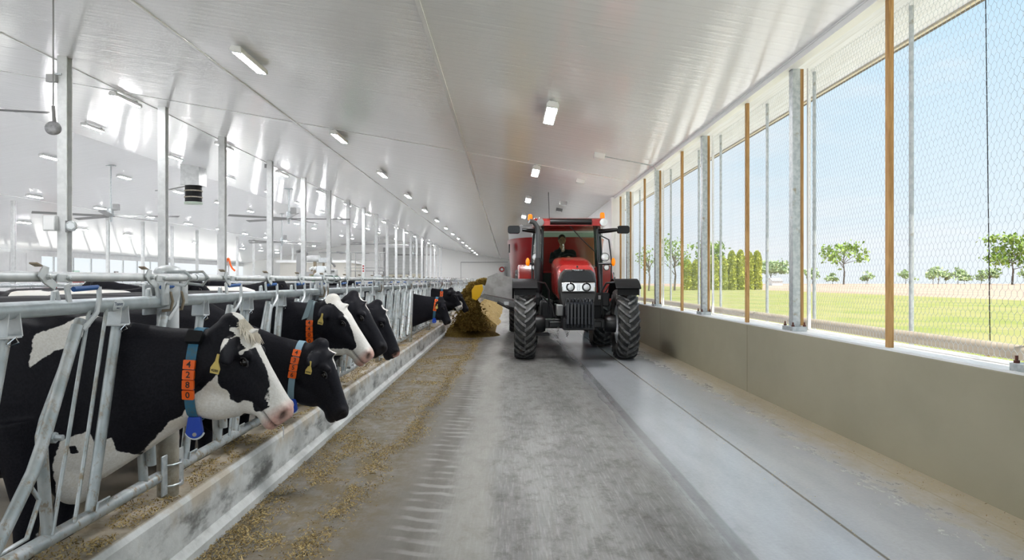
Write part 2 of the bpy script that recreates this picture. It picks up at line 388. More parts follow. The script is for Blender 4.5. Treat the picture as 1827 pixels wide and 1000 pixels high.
L.new(bg.outputs[0], wn('ShaderNodeOutputWorld').inputs[0])
sun = bpy.data.lights.new('sun', 'SUN'); sun.energy = 8.6; sun.angle = .009; sun.color = (1, .95, .86)
so = bpy.data.objects.new('sun', sun); C.objects.link(so); so.rotation_euler = Vector((-.27, .30, -.95)).to_track_quat('-Z', 'Y').to_euler()
cam = bpy.data.cameras.new('camera'); co = bpy.data.objects.new('camera', cam); C.objects.link(co)
FPX = 1297
cam.sensor_width = 36; cam.lens = 36 * FPX / 1827; cam.clip_end = 1000; cam.clip_start = .05
co.location = (0, 0, H); co.rotation_euler = (PI/2, 0, 0)
cam.shift_x = (913.5 - 905) / 1827
bpy.context.scene.camera = co
sc = bpy.context.scene; sc.view_settings.view_transform = 'Standard'; sc.view_settings.look = 'None'; sc.view_settings.gamma = 1; sc.view_settings.exposure = 0
sc.view_settings.use_curve_mapping = False
try: sc.cycles.max_bounces = 8; sc.cycles.diffuse_bounces = 5; sc.cycles.transparent_max_bounces = 16; sc.cycles.use_light_tree = True; sc.cycles.use_denoising = True; sc.cycles.caustics_reflective = False; sc.cycles.caustics_refractive = False
except Exception: pass
# ------------------------------------------------------------------ lamps in rows along the ceiling
def lamp_proto():
    r = thing('ceiling_light', 'x', 'light', group='strip lights on the ceiling')
    pr = [(-.075,0), (-.10,-.045), (-.10,-.090), (.10,-.090), (.10,-.045), (.075,0)]
    mb = MB().prism(pr, lambda u, v, h: (u, h, v - .035), -.66, .66)
    mb.box(-.03, .03, -.55, -.49, -.04, 0).box(-.03, .03, .49, .55, -.04, 0)
    mb.build('housing', M['white_paint'], r, bevel=.008)
    d = [(-.088,-.112), (-.086,-.122), (-.06,-.136), (.06,-.136), (.086,-.122), (.088,-.112)]
    MB().prism(d, lambda u, v, h: (u, h, v), -.60, .60).build('diffuser', M['lamp'], r, smooth=50)
    for yy in (-.635, .60): MB().box(-.092, .092, yy, yy + .035, -.138, -.120).build('end_cap', M['paper'], r, bevel=.004)
    return r
LP = lamp_proto(); first = True
rows = [(.756, 5.8, 'the row over the tractor alley', 2), (-4.38, 5.8, 'the row behind the front rail line', 16), (-9.95, 5.8, 'the row beside the column tops', 16),
        (-15.3, 20.3, 'the row just before the ridge', 13), (-21.3, 27.2, 'the row just past the ridge', 12), (-26.8, 34.6, 'the row above the far columns', 11), (-32.0, 41.5, 'the row nearest the far windows', 10)]
rows[0] = (.756, 5.8, 'the row over the tractor alley', 7)
for x, ya, where, k in rows:
    for i in range(k):
        y = ya + 6.6 * i
        sl = math.atan2(roof(x + .1) - roof(x - .1), .2)
        lab = 'lit strip light, %s from the camera in %s' % (nth(i), where)
        o = LP if first else dup(LP, (0,0,0), lab)
        o['label'] = lab; first = False
        o.location = (x, y, roof(x) - .004); o.rotation_euler = (0, -sl, 0)

# ------------------------------------------------------------------ columns
def column_proto(h, name='steel_column'):
    r = thing(name, 'x', 'column', group='steel columns')
    mb = MB(); b = .1
    pr = [(-b,-b), (b,-b), (b,-b+.025), (.02,-b+.025), (.02,b-.025), (b,b-.025), (b,b), (-b,b), (-b,b-.025), (-.02,b-.025), (-.02,-b+.025), (-b,-b+.025)]
    mb.prism(pr, lambda u, v, q: (u, v, q), .012, h)
    mb.build('shaft', M['column_metal'], r, smooth=0)
    MB().box(-.17, .17, -.17, .17, 0, .014).build('base_plate', M['galv'], r)
    return r
cp = column_proto(roof(-9.3) - .0)
for i in range(21):
    o = cp if i == 0 else dup(cp, (0,0,0), '')
    o.location = (-9.3, [10.9, 15.28, 19.65, 23.75, 28.5, 33.2, 37.9][i] if i < 7 else 37.9 + 4.6*(i-6), 0); o['label'] = 'pale steel column, %s from the camera in the row behind the headlocks' % nth(i); o['group'] = 'columns behind the headlocks'
cf = column_proto(roof(-28.4))
for i in range(13):
    o = cf if i == 0 else dup(cf, (0,0,0), '')
    o.location = (-28.4, 41.8 + 4.95*i, 0); o['label'] = 'slender far column, %s from the camera in the row beyond the ridge' % nth(i); o['group'] = 'columns beyond the ridge'
# boxes fixed to the second column in view
def simple(name, mb, m, label, cat, group=None, smooth=35, bevel=0, kind=None): return tag(mb.build(name, m, smooth=smooth, bevel=bevel), label, cat, group, kind)
yc = 15.28
r = thing('control_box', 'pale control box strapped to the column with the hanging disc', 'electrical box', (-9.42, yc - .12, 2.55))
MB().box(-.19, .06, -.12, -.0, -.03, .29).build('case', M['column_metal'], r, bevel=.01)
MB().box(-.175, .045, -.13, -.12, -.01, .27).build('lid', M['white_paint'], r, bevel=.004)
r = thing('fan_motor', 'small motor unit bolted to the column beside the control box', 'motor', (-9.2, yc - .1, 2.62))
MB().lathe([(.001,-.1),(.10,-.1),(.11,-.05),(.11,.05),(.09,.09),(.001,.1)], (.13,-.06,0), (.5,-1,0), 14).build('drum', M['galv'], r)
MB().box(-.02, .10, -.02, .03, -.12, .12).build('bracket', M['mid_grey'], r)
MB().lathe([(.001,-.01),(.075,-.01),(.075,.01),(.001,.01)], (.185,-.17,0), (.5,-1,0), 6).build('cover', M['paper'], r)
for k, yy in enumerate((15.28, 28.87)):
    r = thing('junction_box', ('small grey box at the top of the column with the control box', 'small dark box at the top of the fifth column row')[k] if k == 0 else 'small grey box at the top of the column past the two thin fans', 'junction box', (-9.3, yy - .1, 5.7 if k == 0 else 6.0), 'boxes on column tops')
    MB().box(-.28, -.08, -.1, .02, -.08, .08).build('case', M['grey'], r, bevel=.01); MB().box(-.14, .0, -.03, .03, .08, .12).build('arm', M['galv'], r)

# ------------------------------------------------------------------ ceiling fans
def fan(x, y, z, rot, label, first=None, nb=5):
    r = thing('ceiling_fan', label, 'fan', (x, y, z), 'large slow ceiling fans', rot)
    top = roof(x) - z - .006
    MB().tube([(0,0,.1), (0,0,top)], .035, 8).build('drop_rod', M['galv'], r)
    mb = MB().box(-.22, .22, -.10, .10, top - .05, top); mb.build('ceiling_bracket', M['galv'], r)
    MB().lathe([(.001,.48),(.10,.47),(.13,.40),(.13,.20),(.17,.16),(.17,.05),(.08,.02),(.06,-.25),(.001,-.26)], (0,0,0), (0,0,1), 16).build('motor_hub', M['galv'], r)
    MB().box(.12, .42, -.10, .10, .35, .68).build('drive_box', M['grey'], r, bevel=.01)
    for k in range(nb):
        a = 2*PI*k/nb; R = Matrix.Rotation(a, 3, 'Z')
        mb = MB(); pr = [(-.13,-.045), (-.06,-.005), (.05,.040), (.14,.052), (.05,.010)]
        mb.loft([[R @ Vector((q, u, v + .05)) for u, v in pr] for q in (.12, 3.45)])
        mb.build('blade', M['mid_grey'], r, smooth=20)
    return r
fan(-14.3, 16.5, 5.45, .26, 'big ceiling fan with one blade tip in view, closest to the camera')
fan(-12.5, 41.6, 4.95, .10, 'ceiling fan over the cows, second in the row before the ridge')
fan(-12.9, 71, 4.95, .5, 'ceiling fan, third in the row before the ridge')
fan(-12.9, 100, 4.9, .2, 'ceiling fan in front of the end door')
fan(-20.5, 37.6, 4.75, .06, 'ceiling fan with thin blades wide open past the ridge')
fan(-20.3, 65.5, 4.85, .33, 'ceiling fan past the ridge, second of its row')
fan(-20.3, 92, 4.9, .8, 'ceiling fan past the ridge, third of its row')

# hanging sensor disc, ridge duct
r = thing('hanging_disc', 'dark round disc hanging on a long cable before the first column', 'hanging disc', (-5.62, 9.0, 3.36))
MB().lathe([(.001,.055),(.04,.05),(.08,.03),(.092,.012),(.092,-.008),(.08,-.022),(.001,-.026)], (0,0,.02), (.35,-.80,.30), 24).build('disc', mottled('disc_metal', (.30,.30,.31), (.20,.20,.21), 20, .5, .4), r)
MB().lathe([(.001,.02),(.02,.02),(.02,-.05),(.001,-.055)], (0,0,.02), (.35,-.80,.30), 8).build('screw', M['chrome'], r)
MB().tube([(-.03,.08,.05),(-.01,.02,.24),(0,0,.30)], .022, 6).build('hook', M['mid_grey'], r)
MB().tube([(0,0,.28),(0,0,roof(-5.62)-3.36-.006)], .010, 6).build('cable', M['mid_grey'], r)
r = thing('duct_fan', 'black drum shaped fan hanging under a short pale duct at the ridge', 'fan', (-16.4, 38, 6.1))
top = roof(-16.4) - 6.1 - .01
MB().prism([(-.48,0),(.48,0),(.48,top-.08),(-.48,top-.25)], lambda u, v, h: (u, h, v + .32), -.48, .48).build('duct', M['column_metal'], r, smooth=0)
MB().lathe([(.001,.34),(.42,.34),(.42,.05),(.42,-.55),(.001,-.55)], (0,0,0), (0,0,1), 24).build('drum', M['black_matte'], r)
for zz in (.05, -.28): MB().lathe([(.42,.03),(.46,.03),(.46,-.03),(.42,-.03)], (0,0,zz), (0,0,1), 24).build('band', M['galv_dirty'], r)
MB().lathe([(.42,.0),(.47,-.03),(.45,-.12),(.001,-.13)], (0,0,-.52), (0,0,1), 24).build('bottom_ring', mat('ring_green', (.40,.47,.40), .5), r)
MB().tube([(-.46,0,.3),(-1.2,-.1,.12),(-1.9,-.2,.05)], .035, 6).build('pipe_arm', M['grey'], r)

# boxes and conduit on the alley ceiling
def ceil_box(name, x, y, label, sz=.12, m='grey'):
    r = thing(name, label, 'junction box', (x, y, roof(x)), 'small boxes on the alley ceiling', 0)
    r.rotation_euler = (0, math.atan2(.175, 1), 0)
    MB().box(-sz, sz, -sz*.8, sz*.8, -.115, .0).build('case', M['white_paint'] if m == 'grey' else M[m], r, bevel=.012)
    MB().box(-sz*.7, sz*.7, -sz*.6, sz*.6, -.122, -.113).build('lid', M['paper'], r)
    return r
r = ceil_box('junction_box', 1.98, 15.6, 'small white ceiling box at the end of the conduit')
r = simple('conduit', MB().tube([(2.1, 15.6, roof(2.1) - .05), (3.14, 15.62, roof(3.14) - .055), (3.19, 15.64, 3.90), (3.19, 15.64, 1.9), (3.20, 15.64, SILL + .03)], .012, 8), M['galv'], 'thin grey conduit from ceiling box to the window wall', 'conduit')
ceil_box('camera_box', 1.98, 19.6, 'ceiling box with a reddish underside above the tractor mirror', .11)
ceil_box('junction_box', 1.95, 25.2, 'ceiling box further along, upper of two above the tractor roof', .12)
ceil_box('junction_box', 1.98, 27.6, 'ceiling box deepest in the alley, lower of two above the tractor roof', .12, 'mid_grey')

# ------------------------------------------------------------------ window side: posts, battens, pipes, netting
def steel_post():
    r = thing('steel_post', 'x', 'post', group='galvanised posts on the window sill')
    mb = MB().box(3.275, 3.365, 0, .115, SILL + .02, EAVE - .07); mb.build('post', M['galv'], r, bevel=.006)
    mb = MB().box(3.235, 3.40, -.10, .215, SILL + .004, SILL + .055)
    mb.build('base_plate', M['galv'], r, bevel=.003)
    for xx in (3.255, 3.385):
        for yy in (-.06, .175): MB().lathe([(.001,.05),(.010,.05),(.010,.02),(.018,.02),(.018,0),(.001,0)], (xx, yy, SILL + .053), (0,0,1), 8).build('bolt', M['bolt'], r)
    return r
sp_ = steel_post()
for i in range(6):
    o = sp_ if i == 0 else dup(sp_, (0,0,0), '')
    o.location = (0, .60 + 3.87*i, 0); o['label'] = 'galvanised steel post with bolted foot, %s from the camera on the sill' % nth(i)
    q = simple('timber_batten', MB().box(3.366, 3.41, .60 + 3.87*i + .02, .60 + 3.87*i + .10, SILL + .06, EAVE - .07), M['wood'], 'narrow timber batten fixed behind the %s galvanised post' % nth(i), 'batten', 'timber battens behind the posts', bevel=.003)
def timber():
    return simple('timber_post', MB().box(3.275, 3.32, -.0, .062, SILL + .004, EAVE - .07), M['wood'], 'x', 'post', 'timber posts on the window sill', bevel=.004)
tp = timber()
for i in range(6):
    o = tp if i == 0 else dup(tp, (0,0,0), '')
    o.location = (0, 2.52 + 3.72*i, 0); o['label'] = 'timber post, %s from the camera between the galvanised ones' % nth(i)
pp = simple('curtain_pipe', MB().tube([(3.73, 0, .80), (3.73, 0, 4.03)], .022, 8), M['galv'], 'x', 'pipe', 'thin upright pipes outside the netting')
ys = sorted([.60 + 3.87*i + .49 for i in range(6)] + [2.52 + 3.72*i + .47 for i in range(6)])
for i, y in enumerate(ys):
    o = pp if i == 0 else dup(pp, (0,0,0), '')
    o.location = (0, y, 0); o['label'] = 'thin grey pipe outside the netting, %s from the camera' % nth(i)
simple('curtain_roll', MB().tube([(3.63, Y0 + .5, .985), (3.63, 21.6, .985)], .055, 12), mat('curtain_fabric', (.30,.26,.21), .8), 'long brown rolled up curtain lying outside below the netting', 'curtain')
r = thing('cord', 'dark hanging cord with a small wooden block at its foot', 'cord', (3.80, 5.72, 0))
MB().tube([(0,.06,4.03),(0,0,.96)], .004, 5).build('string', M['black_matte'], r)
MB().box(-.03, .03, -.03, .03, .90, .965).build('block', M['wood'], r, bevel=.004)
# hexagon wire netting, one panel per bay, each wire a real strand
def hex_panel(L_, Hh, cw=.058, ch=.052, wr=.0011):
    nx = int(L_ / cw); cw = L_ / nx; vs = []; fs = []
    def strand(a, b, tw=1.):
        d = np.array(b) - np.array(a); d /= np.linalg.norm(d); nrm = np.array((-d[1], d[0]))
        k = len(vs); q = wr * tw
        for p in (a, b):
            for s_, h in ((1, 0), (-.5, .87), (-.5, -.87)): vs.append((h * q, p[0] + nrm[0]*s_*q, p[1] + nrm[1]*s_*q))
        for j in range(3):
            j2 = (j + 1) % 3; fs.append((k+j, k+j2, k+3+j2, k+3+j))
    st = ch * .62; row = 0; z = 0
    while z < Hh - ch:
        off = cw/2 if row % 2 else 0
        for i in range(nx):
            x = off + i*cw
            strand((x, z), (x, z + st*.8), 1.4)
            zt = z + st*.8; zn = z + ch
            strand((x, zt), (x + cw/2, zn)); 
            if x > 0: strand((x, zt), (x - cw/2, zn))
        z += ch; row += 1
    return vs, fs
vs, fs = hex_panel(3.68, EAVE - .08 - SILL)
net_m = mat('netting_wire', (.44,.49,.54), .5, .3)
mb = MB(); mb.v = vs; mb.f = fs; mb.m = [0]*len(fs)
r = thing('wire_netting', 'x', 'netting', group='wire netting between posts')
mb.build('mesh', net_m, r, smooth=0, fix=False)
fr = MB()
for ya, yb in ((0, .035), (3.645, 3.68)): fr.box(-.012, .02, ya, yb, .0, EAVE - .09 - SILL)
fr.box(-.012, .02, 0, 3.68, .0, .02)
fr.build('frame', M['white_paint'], r)
for i in range(6):
    o = r if i == 0 else dup(r, (0,0,0), '')
    o.location = (3.44, .60 + 3.87*i + .17, SILL + .01)
    o['label'] = 'hexagonal wire netting filling the %s bay from the camera' % nth(i)
# ------------------------------------------------------------------ headlocks along the curb
XH = -1.82; CURB = .345; P0 = .70; PITCH = 3.2
ZR, ZB, ZL, XLK = 1.387, .470, 1.512, .14       # main rail, bottom rail, upper rail heights; upper rail's offset towards the alley
def rail_post():
    r = thing('headlock_post', 'x', 'post', group='round posts of the headlock line')
    MB().lathe([(.055, CURB - .003), (.055, 1.545)], (0,0,0), (0,0,1), 18).build('tube', M['galv_dirty'] if 0 else M['post'], r, smooth=50)
    MB().lathe([(.070,-.01), (.072,.0), (.06,.02), (.03,.032), (.001,.036)], (0,0,1.545), (0,0,1), 18).build('cap', M['galv_pale'], r, smooth=50)
    for sg in (-1, 1):
        mb = MB().box(.02, .03, sg*.095 - .03, sg*.095 + .03, ZB - .10, ZB + .11); mb.build('flange', M['galv'], r, bevel=.004)
    for zz in (ZB - .06, ZB + .05):
        MB().tube([(.02, -.075, zz), (.05,-.055,zz), (.068, 0, zz), (.05,.055,zz), (.02, .075, zz)], .006, 6).build('u_bolt', M['galv'], r)
    for sg in (-1, 1):
        MB().box(.03, .045, sg*.11 - .035, sg*.11 + .035, ZR - .02, ZL + .035).build('hanger_plate', M['galv_pale'], r, bevel=.004)
        MB().tube([(.02, sg*.065, ZR + .045), (.0, sg*.065, ZR + .055), (.045, sg*.065, ZR + .045), (.055, sg*.065, ZR), (.045, sg*.065, ZR - .045), (.0, sg*.065, ZR - .05)], .008, 6).build('u_bolt', M['galv_rust'], r)
        MB().tube([(XLK - .09, sg*.11, ZL - .03), (XLK, sg*.11, ZL - .04), (XLK + .033, sg*.11, ZL), (XLK, sg*.11, ZL + .034), (XLK - .09, sg*.11, ZL + .03)], .008, 6).build('u_bolt', M['galv'], r)
    MB().box(-.075, -.06, -.13, .13, ZR - .07, ZR + .09).build('back_plate', M['galv_pale'], r, bevel=.003)
    return r
m = mat('post', (.5,.5,.47), .55, .2); t = NT(m); P = t.pos(); x, y, z = t.sep(P); nz = t.noise(P, 14, 5, .7); M['post'] = m
t.col(t.mix(t.ramp(t.math('ADD', z, t.math('MULTIPLY', nz, .5)), .7, 1.5), t.mix(t.ramp(nz, .35, .65), (.36,.33,.27), (.22,.18,.12)), (.60,.62,.63)))
M['galv_rust'] = mat('galv_rust', (.30,.24,.17), .6, .4)
# tubes that cattle rub: clean and shiny high, muddied low
m = mat('bar_galv', (.5,.5,.5), .4, .45); t = NT(m); P = t.pos(); x, y, z = t.sep(P); nz = t.noise(t.scale(P, (1,1,.6)), 26, 5, .7); n2 = t.noise(P, 9, 3); M['bar'] = m
c = t.mix(t.ramp(n2, .35, .65), (.50,.53,.54), (.36,.40,.41))
t.col(t.mix(t.math('MULTIPLY', t.ramp(nz, .50, .66), t.ramp(z, 1.35, .5, .35, .95)), c, (.27,.20,.12)))
def panel_full(occ=()):
    r = thing('feed_headlock', 'x', 'headlock', group='headlock panels along the curb')
    A, B = .03, PITCH - .03
    MB().tube([(0,A,ZR),(0,B,ZR)], .032, 14).build('main_rail', M['rail'], r, smooth=50)
    MB().tube([(0,.10,ZB),(0,B-.07,ZB)], .030, 12).build('bottom_rail', M['bar'], r, smooth=50)
    MB().tube([(XLK,A-.02,ZL),(XLK,B+.02,ZL)], .019, 10).build('upper_rail', M['galv_pale'], r, smooth=50)
    for i in range(4):
        y = .09 + .76 * i
        # stop tube with its clevis
        MB().tube([(0,y+.317,1.285),(0,y+.105,ZB+.02)], .024, 12).build('stop_tube', M['bar'], r, smooth=50)
        mb = MB()
        for e in (-.045, .045): mb.obox((0, y+.325+e*.8, 1.335), (.07,.006,.085), Matrix.Rotation(e*4, 3, 'X'))
        mb.box(-.035,.035, y+.285, y+.365, 1.288, 1.296); mb.build('clevis', M['galv_pale'], r)
        MB().tube([(.03,y+.29,1.27),(.034,y+.33,1.292),(.03,y+.355,1.27),(.034,y+.30,1.262)], .003, 5).build('cotter_pin', M['chrome'], r)
        # fixed bent tube
        MB().tube([(0,y+.79,1.33),(0,y+.70,1.17),(0,y+.555,.95),(0,y+.53,.89),(0,y+.535,.80),(0,y+.57,ZB)], .023, 12).build('bent_tube', M['bar'], r, smooth=50)
        # swing arm with its pivot bolt and grab loop
        low = [(.05,y+.53,.74),(.05,y+.545,.58)] if i in occ else [(.05,y+.40,.78),(.05,y+.16,.52)]
        arm = MB().tube([(.04,y+.70,1.31),(.046,y+.48,.90)] + low, .024, 12).build('swing_arm', M['bar'], r, smooth=50)
        MB().lathe([(.001,.028),(.012,.028),(.012,.0),(.022,.0),(.022,-.06),(.001,-.06)], (.075,y+.50,.89), (1,0,0), 8).build('pivot_bolt', M['galv'], arm)
        if i not in occ:
            MB().tube([(.06,y+.37,.74),(.075,y+.40,.68),(.075,y+.33,.56),(.06,y+.20,.545)], .009, 8).build('grab_loop', M['bar'], arm, smooth=50)
        for (ta, tb) in ((.82, .565), (.955, .715)):
            if y + ta < B - .06: MB().tube([(.02,y+ta,1.37),(.02,y+tb,ZB+.02)], .0085, 7).build('thin_rod', M['bar'], r, smooth=50)
        MB().tube([(.02,y+.20,ZB+.03),(.03,y+.20,ZB+.055),(.03,y+.11,ZB+.055),(.03,y+.10,ZB+.02)], .005, 5).build('staple', M['galv'], r)
        # release lever with its blue handle and back bracket
        lv = MB().tube([(.045,y+.85,1.47),(.05,y+.845,1.42),(.055,y+.815,1.36),(.05,y+.775,1.325),(.035,y+.75,1.29)], .011, 6).build('release_lever', M['galv_pale'], r, smooth=50)
        MB().tube([(.03,y+.69,1.462),(.04,y+.85,1.468)], .011, 8).build('handle', M['handle_blue'], lv, smooth=50)
        MB().obox((.02, y+.67, 1.44), (.008,.03,.09), Matrix.Rotation(.25, 3, 'X')).build('lever_bracket', M['galv_pale'], r)
        MB().tube([(.0,y+.60,1.415),(.0,y+.605,1.45),(.0,y+.625,1.455),(.0,y+.64,1.415)], .009, 6).build('eyelet', M['galv_pale'], r)
        # flag shaped latch on the upper rail and its clamp
        k = XLK + .022
        pl = [(-.040,.016),(-.018,.040),(.012,.034),(.004,.006),(.062,-.026),(.042,-.050),(-.016,-.024),(-.046,.0)]
        fl = MB().prism(pl, lambda u, v, h: (h, y+.30+u, ZL+v), k, k+.008).build('latch_plate', M['galv_pale'], r, smooth=0, bevel=.002)
        MB().lathe([(.001,.016),(.009,.014),(.011,.0),(.001,-.002)], (k+.008, y+.30, ZL+.0), (1,0,0), 8).build('rivet', M['galv'], fl)
        MB().obox((k-.012, y+.266, ZL+.043), (.028,.034,.005), Matrix.Rotation(-.3, 3, 'X')).build('latch_tongue', M['galv_rust'], fl)
        pc = [(-.034,-.014),(.030,-.017),(.038,.013),(-.026,.015)]
        cl_ = MB().prism(pc, lambda u, v, h: (h, y+.395+u, ZL-.004+v), k-.002, k+.007).build('clamp_plate', M['galv_pale'], r, smooth=0, bevel=.002)
        MB().lathe([(.001,.014),(.008,.012),(.01,.0),(.001,-.002)], (k+.007, y+.42, ZL-.004), (1,0,0), 8).build('rivet', M['galv'], cl_)
    return r
mottled('rail', (.62,.68,.71), (.52,.58,.61), 10, .42, .35, .05, dirt=(.44,.46,.44))
def panel_far():
    r = thing('feed_headlock', 'x', 'headlock', group='headlock panels along the curb')
    MB().tube([(0,.03,ZR),(0,PITCH-.03,ZR)], .032, 8).build('main_rail', M['rail'], r)
    MB().tube([(0,.1,ZB),(0,PITCH-.1,ZB)], .030, 6).build('bottom_rail', M['bar'], r)
    MB().tube([(XLK,.01,ZL),(XLK,PITCH-.01,ZL)], .019, 6).build('upper_rail', M['galv_pale'], r)
    for i in range(4):
        y = .09 + .76*i
        MB().tube([(0,y+.317,1.36),(0,y+.105,ZB)], .024, 6).build('stop_tube', M['bar'], r)
        MB().tube([(0,y+.79,1.36),(0,y+.53,.89),(0,y+.57,ZB)], .023, 6).build('bent_tube', M['bar'], r)
        MB().tube([(.045,y+.70,1.31),(.05,y+.16,.52)], .024, 6).build('swing_arm', M['bar'], r)
        MB().box(XLK+.02, XLK+.03, y+.24, y+.36, ZL-.07, ZL+.07).build('latch_plate', M['galv_pale'], r)
    return r
pf = rail_post(); NP = 33
for k in range(NP):
    o = pf if k == 0 else dup(pf, (0,0,0), '')
    o.location = (XH, P0 + PITCH*k, 0); o['label'] = 'round capped rail post, %s from the camera along the curb' % nth(k)
occs = {0: (0, 3), 1: (0, 1, 2, 3), 2: (0,), 4: (0,), 5: (0, 1, 2)}
protos = {}
far = None
for k in range(NP - 1):
    oc = occs.get(k, ())
    if k < 9:
        if oc in protos: o = dup(protos[oc], (0,0,0), '')
        else: o = protos[oc] = panel_full(oc)
    else:
        if far is None: o = far = panel_far()
        else: o = dup(far, (0,0,0), '')
    o.location = (XH, P0 + PITCH*k, 0); o['label'] = 'galvanised headlock panel, %s from the camera along the curb' % nth(k)
# oval maker's sticker on the main rail
r = thing('oval_sticker', 'white oval sticker with small lettering on the main rail', 'sticker', (XH, 3.345, ZR))
def onrail(u, v, h, rad=.0325): a = v / rad - .05; return ((rad + h) * math.cos(a), u, (rad + h) * math.sin(a))
n_ = 28; mb = MB(); rings = []
for q in (1., .75, .5, .25, .02): rings.append([onrail(.047*q*math.cos(2*PI*i/n_) + .008*q*math.sin(2*PI*i/n_), .030*q*math.sin(2*PI*i/n_), .0012) for i in range(n_)])
rings.insert(0, [onrail(.047*math.cos(2*PI*i/n_) + .008*math.sin(2*PI*i/n_), .030*math.sin(2*PI*i/n_), .0) for i in range(n_)])
mb.loft(rings).build('face', M['paper'], r)
join(text_mb('Tkansey', .021, lambda u, v, h: onrail(u, v + .004, .0018 + h), depth=.0008), text_mb('barns', .011, lambda u, v, h: onrail(u, v - .014, .0018 + h), depth=.0008)).build('lettering', M['ink'], r, smooth=0, fix=False)
# ------------------------------------------------------------------ cows
def sdpoly(p, poly):
    """signed distance to a closed outline, positive inside"""
    poly = np.array(poly, float); d = np.full(len(p), 1e9); ins = np.zeros(len(p), bool); n = len(poly)
    for i in range(n):
        a, b = poly[i], poly[(i+1) % n]; e = b - a; w = p - a
        tt = np.clip((w @ e) / (e @ e + 1e-12), 0, 1); q = w - tt[:, None]*e; d = np.minimum(d, np.hypot(q[:,0], q[:,1]))
        c = (a[1] > p[:,1]) != (b[1] > p[:,1])
        ins ^= c & (p[:,0] < (b[0]-a[0]) * (p[:,1]-a[1]) / (b[1]-a[1] + 1e-12) + a[0])
    return np.where(ins, d, -d)
def srect(c, ax1, ax2, h1, h2, n=20, e=2.4, low=1.):
    out = []
    for i in range(n):
        a = 2*PI*i/n; cs, sn = math.cos(a), math.sin(a)
        u = math.copysign(abs(cs)**(2/e), cs)*h1; v = math.copysign(abs(sn)**(2/e), sn)*h2
        if v < 0: u *= 1 - (1-low)*min(1, -v/h2)
        out.append(c + ax1*u + ax2*v)
    return out
m = mat('cow_coat', (.02,.02,.02), .6, 0, .16); t = NT(m); M['coat'] = m
def attr(nm): a = t.node('ShaderNodeAttribute'); a.attribute_name = nm; return a.outputs['Fac']
P = t.obj(); j = t.math('SUBTRACT', t.noise(P, 34, 4, .65), .5); j2 = t.math('SUBTRACT', t.noise(P, 9, 2), .5)
wv = t.math('ADD', attr('white'), t.math('ADD', t.math('MULTIPLY', j, .022), t.math('MULTIPLY', j2, .02)))
wm = t.ramp(wv, -.0025, .0025)
fur = t.noise(t.scale(P, (30,90,30)), 3, 4, .6)
blk = t.mix(t.ramp(fur, .3, .7), (.0045,.0045,.0075), (.011,.0105,.015)); wht = t.mix(t.ramp(fur, .3, .7), (.78,.76,.73), (.66,.63,.58))
wht = t.mix(t.ramp(t.noise(P, 5, 4, .6), .52, .75, 0, .35), wht, (.62,.52,.36))
c = t.mix(wm, blk, wht)
c = t.mix(attr('pink'), c, t.mix(t.ramp(t.noise(P, 45, 3), .4, .65), (.62,.36,.29), (.50,.24,.20)))
c = t.mix(attr('dark'), c, (.018,.014,.014))
t.col(c); t.rough(t.mix(t.math('MAXIMUM', attr('pink'), attr('dark')), (.58,.58,.58), (.36,.36,.36)))
t.bump(fur, .12, .004)

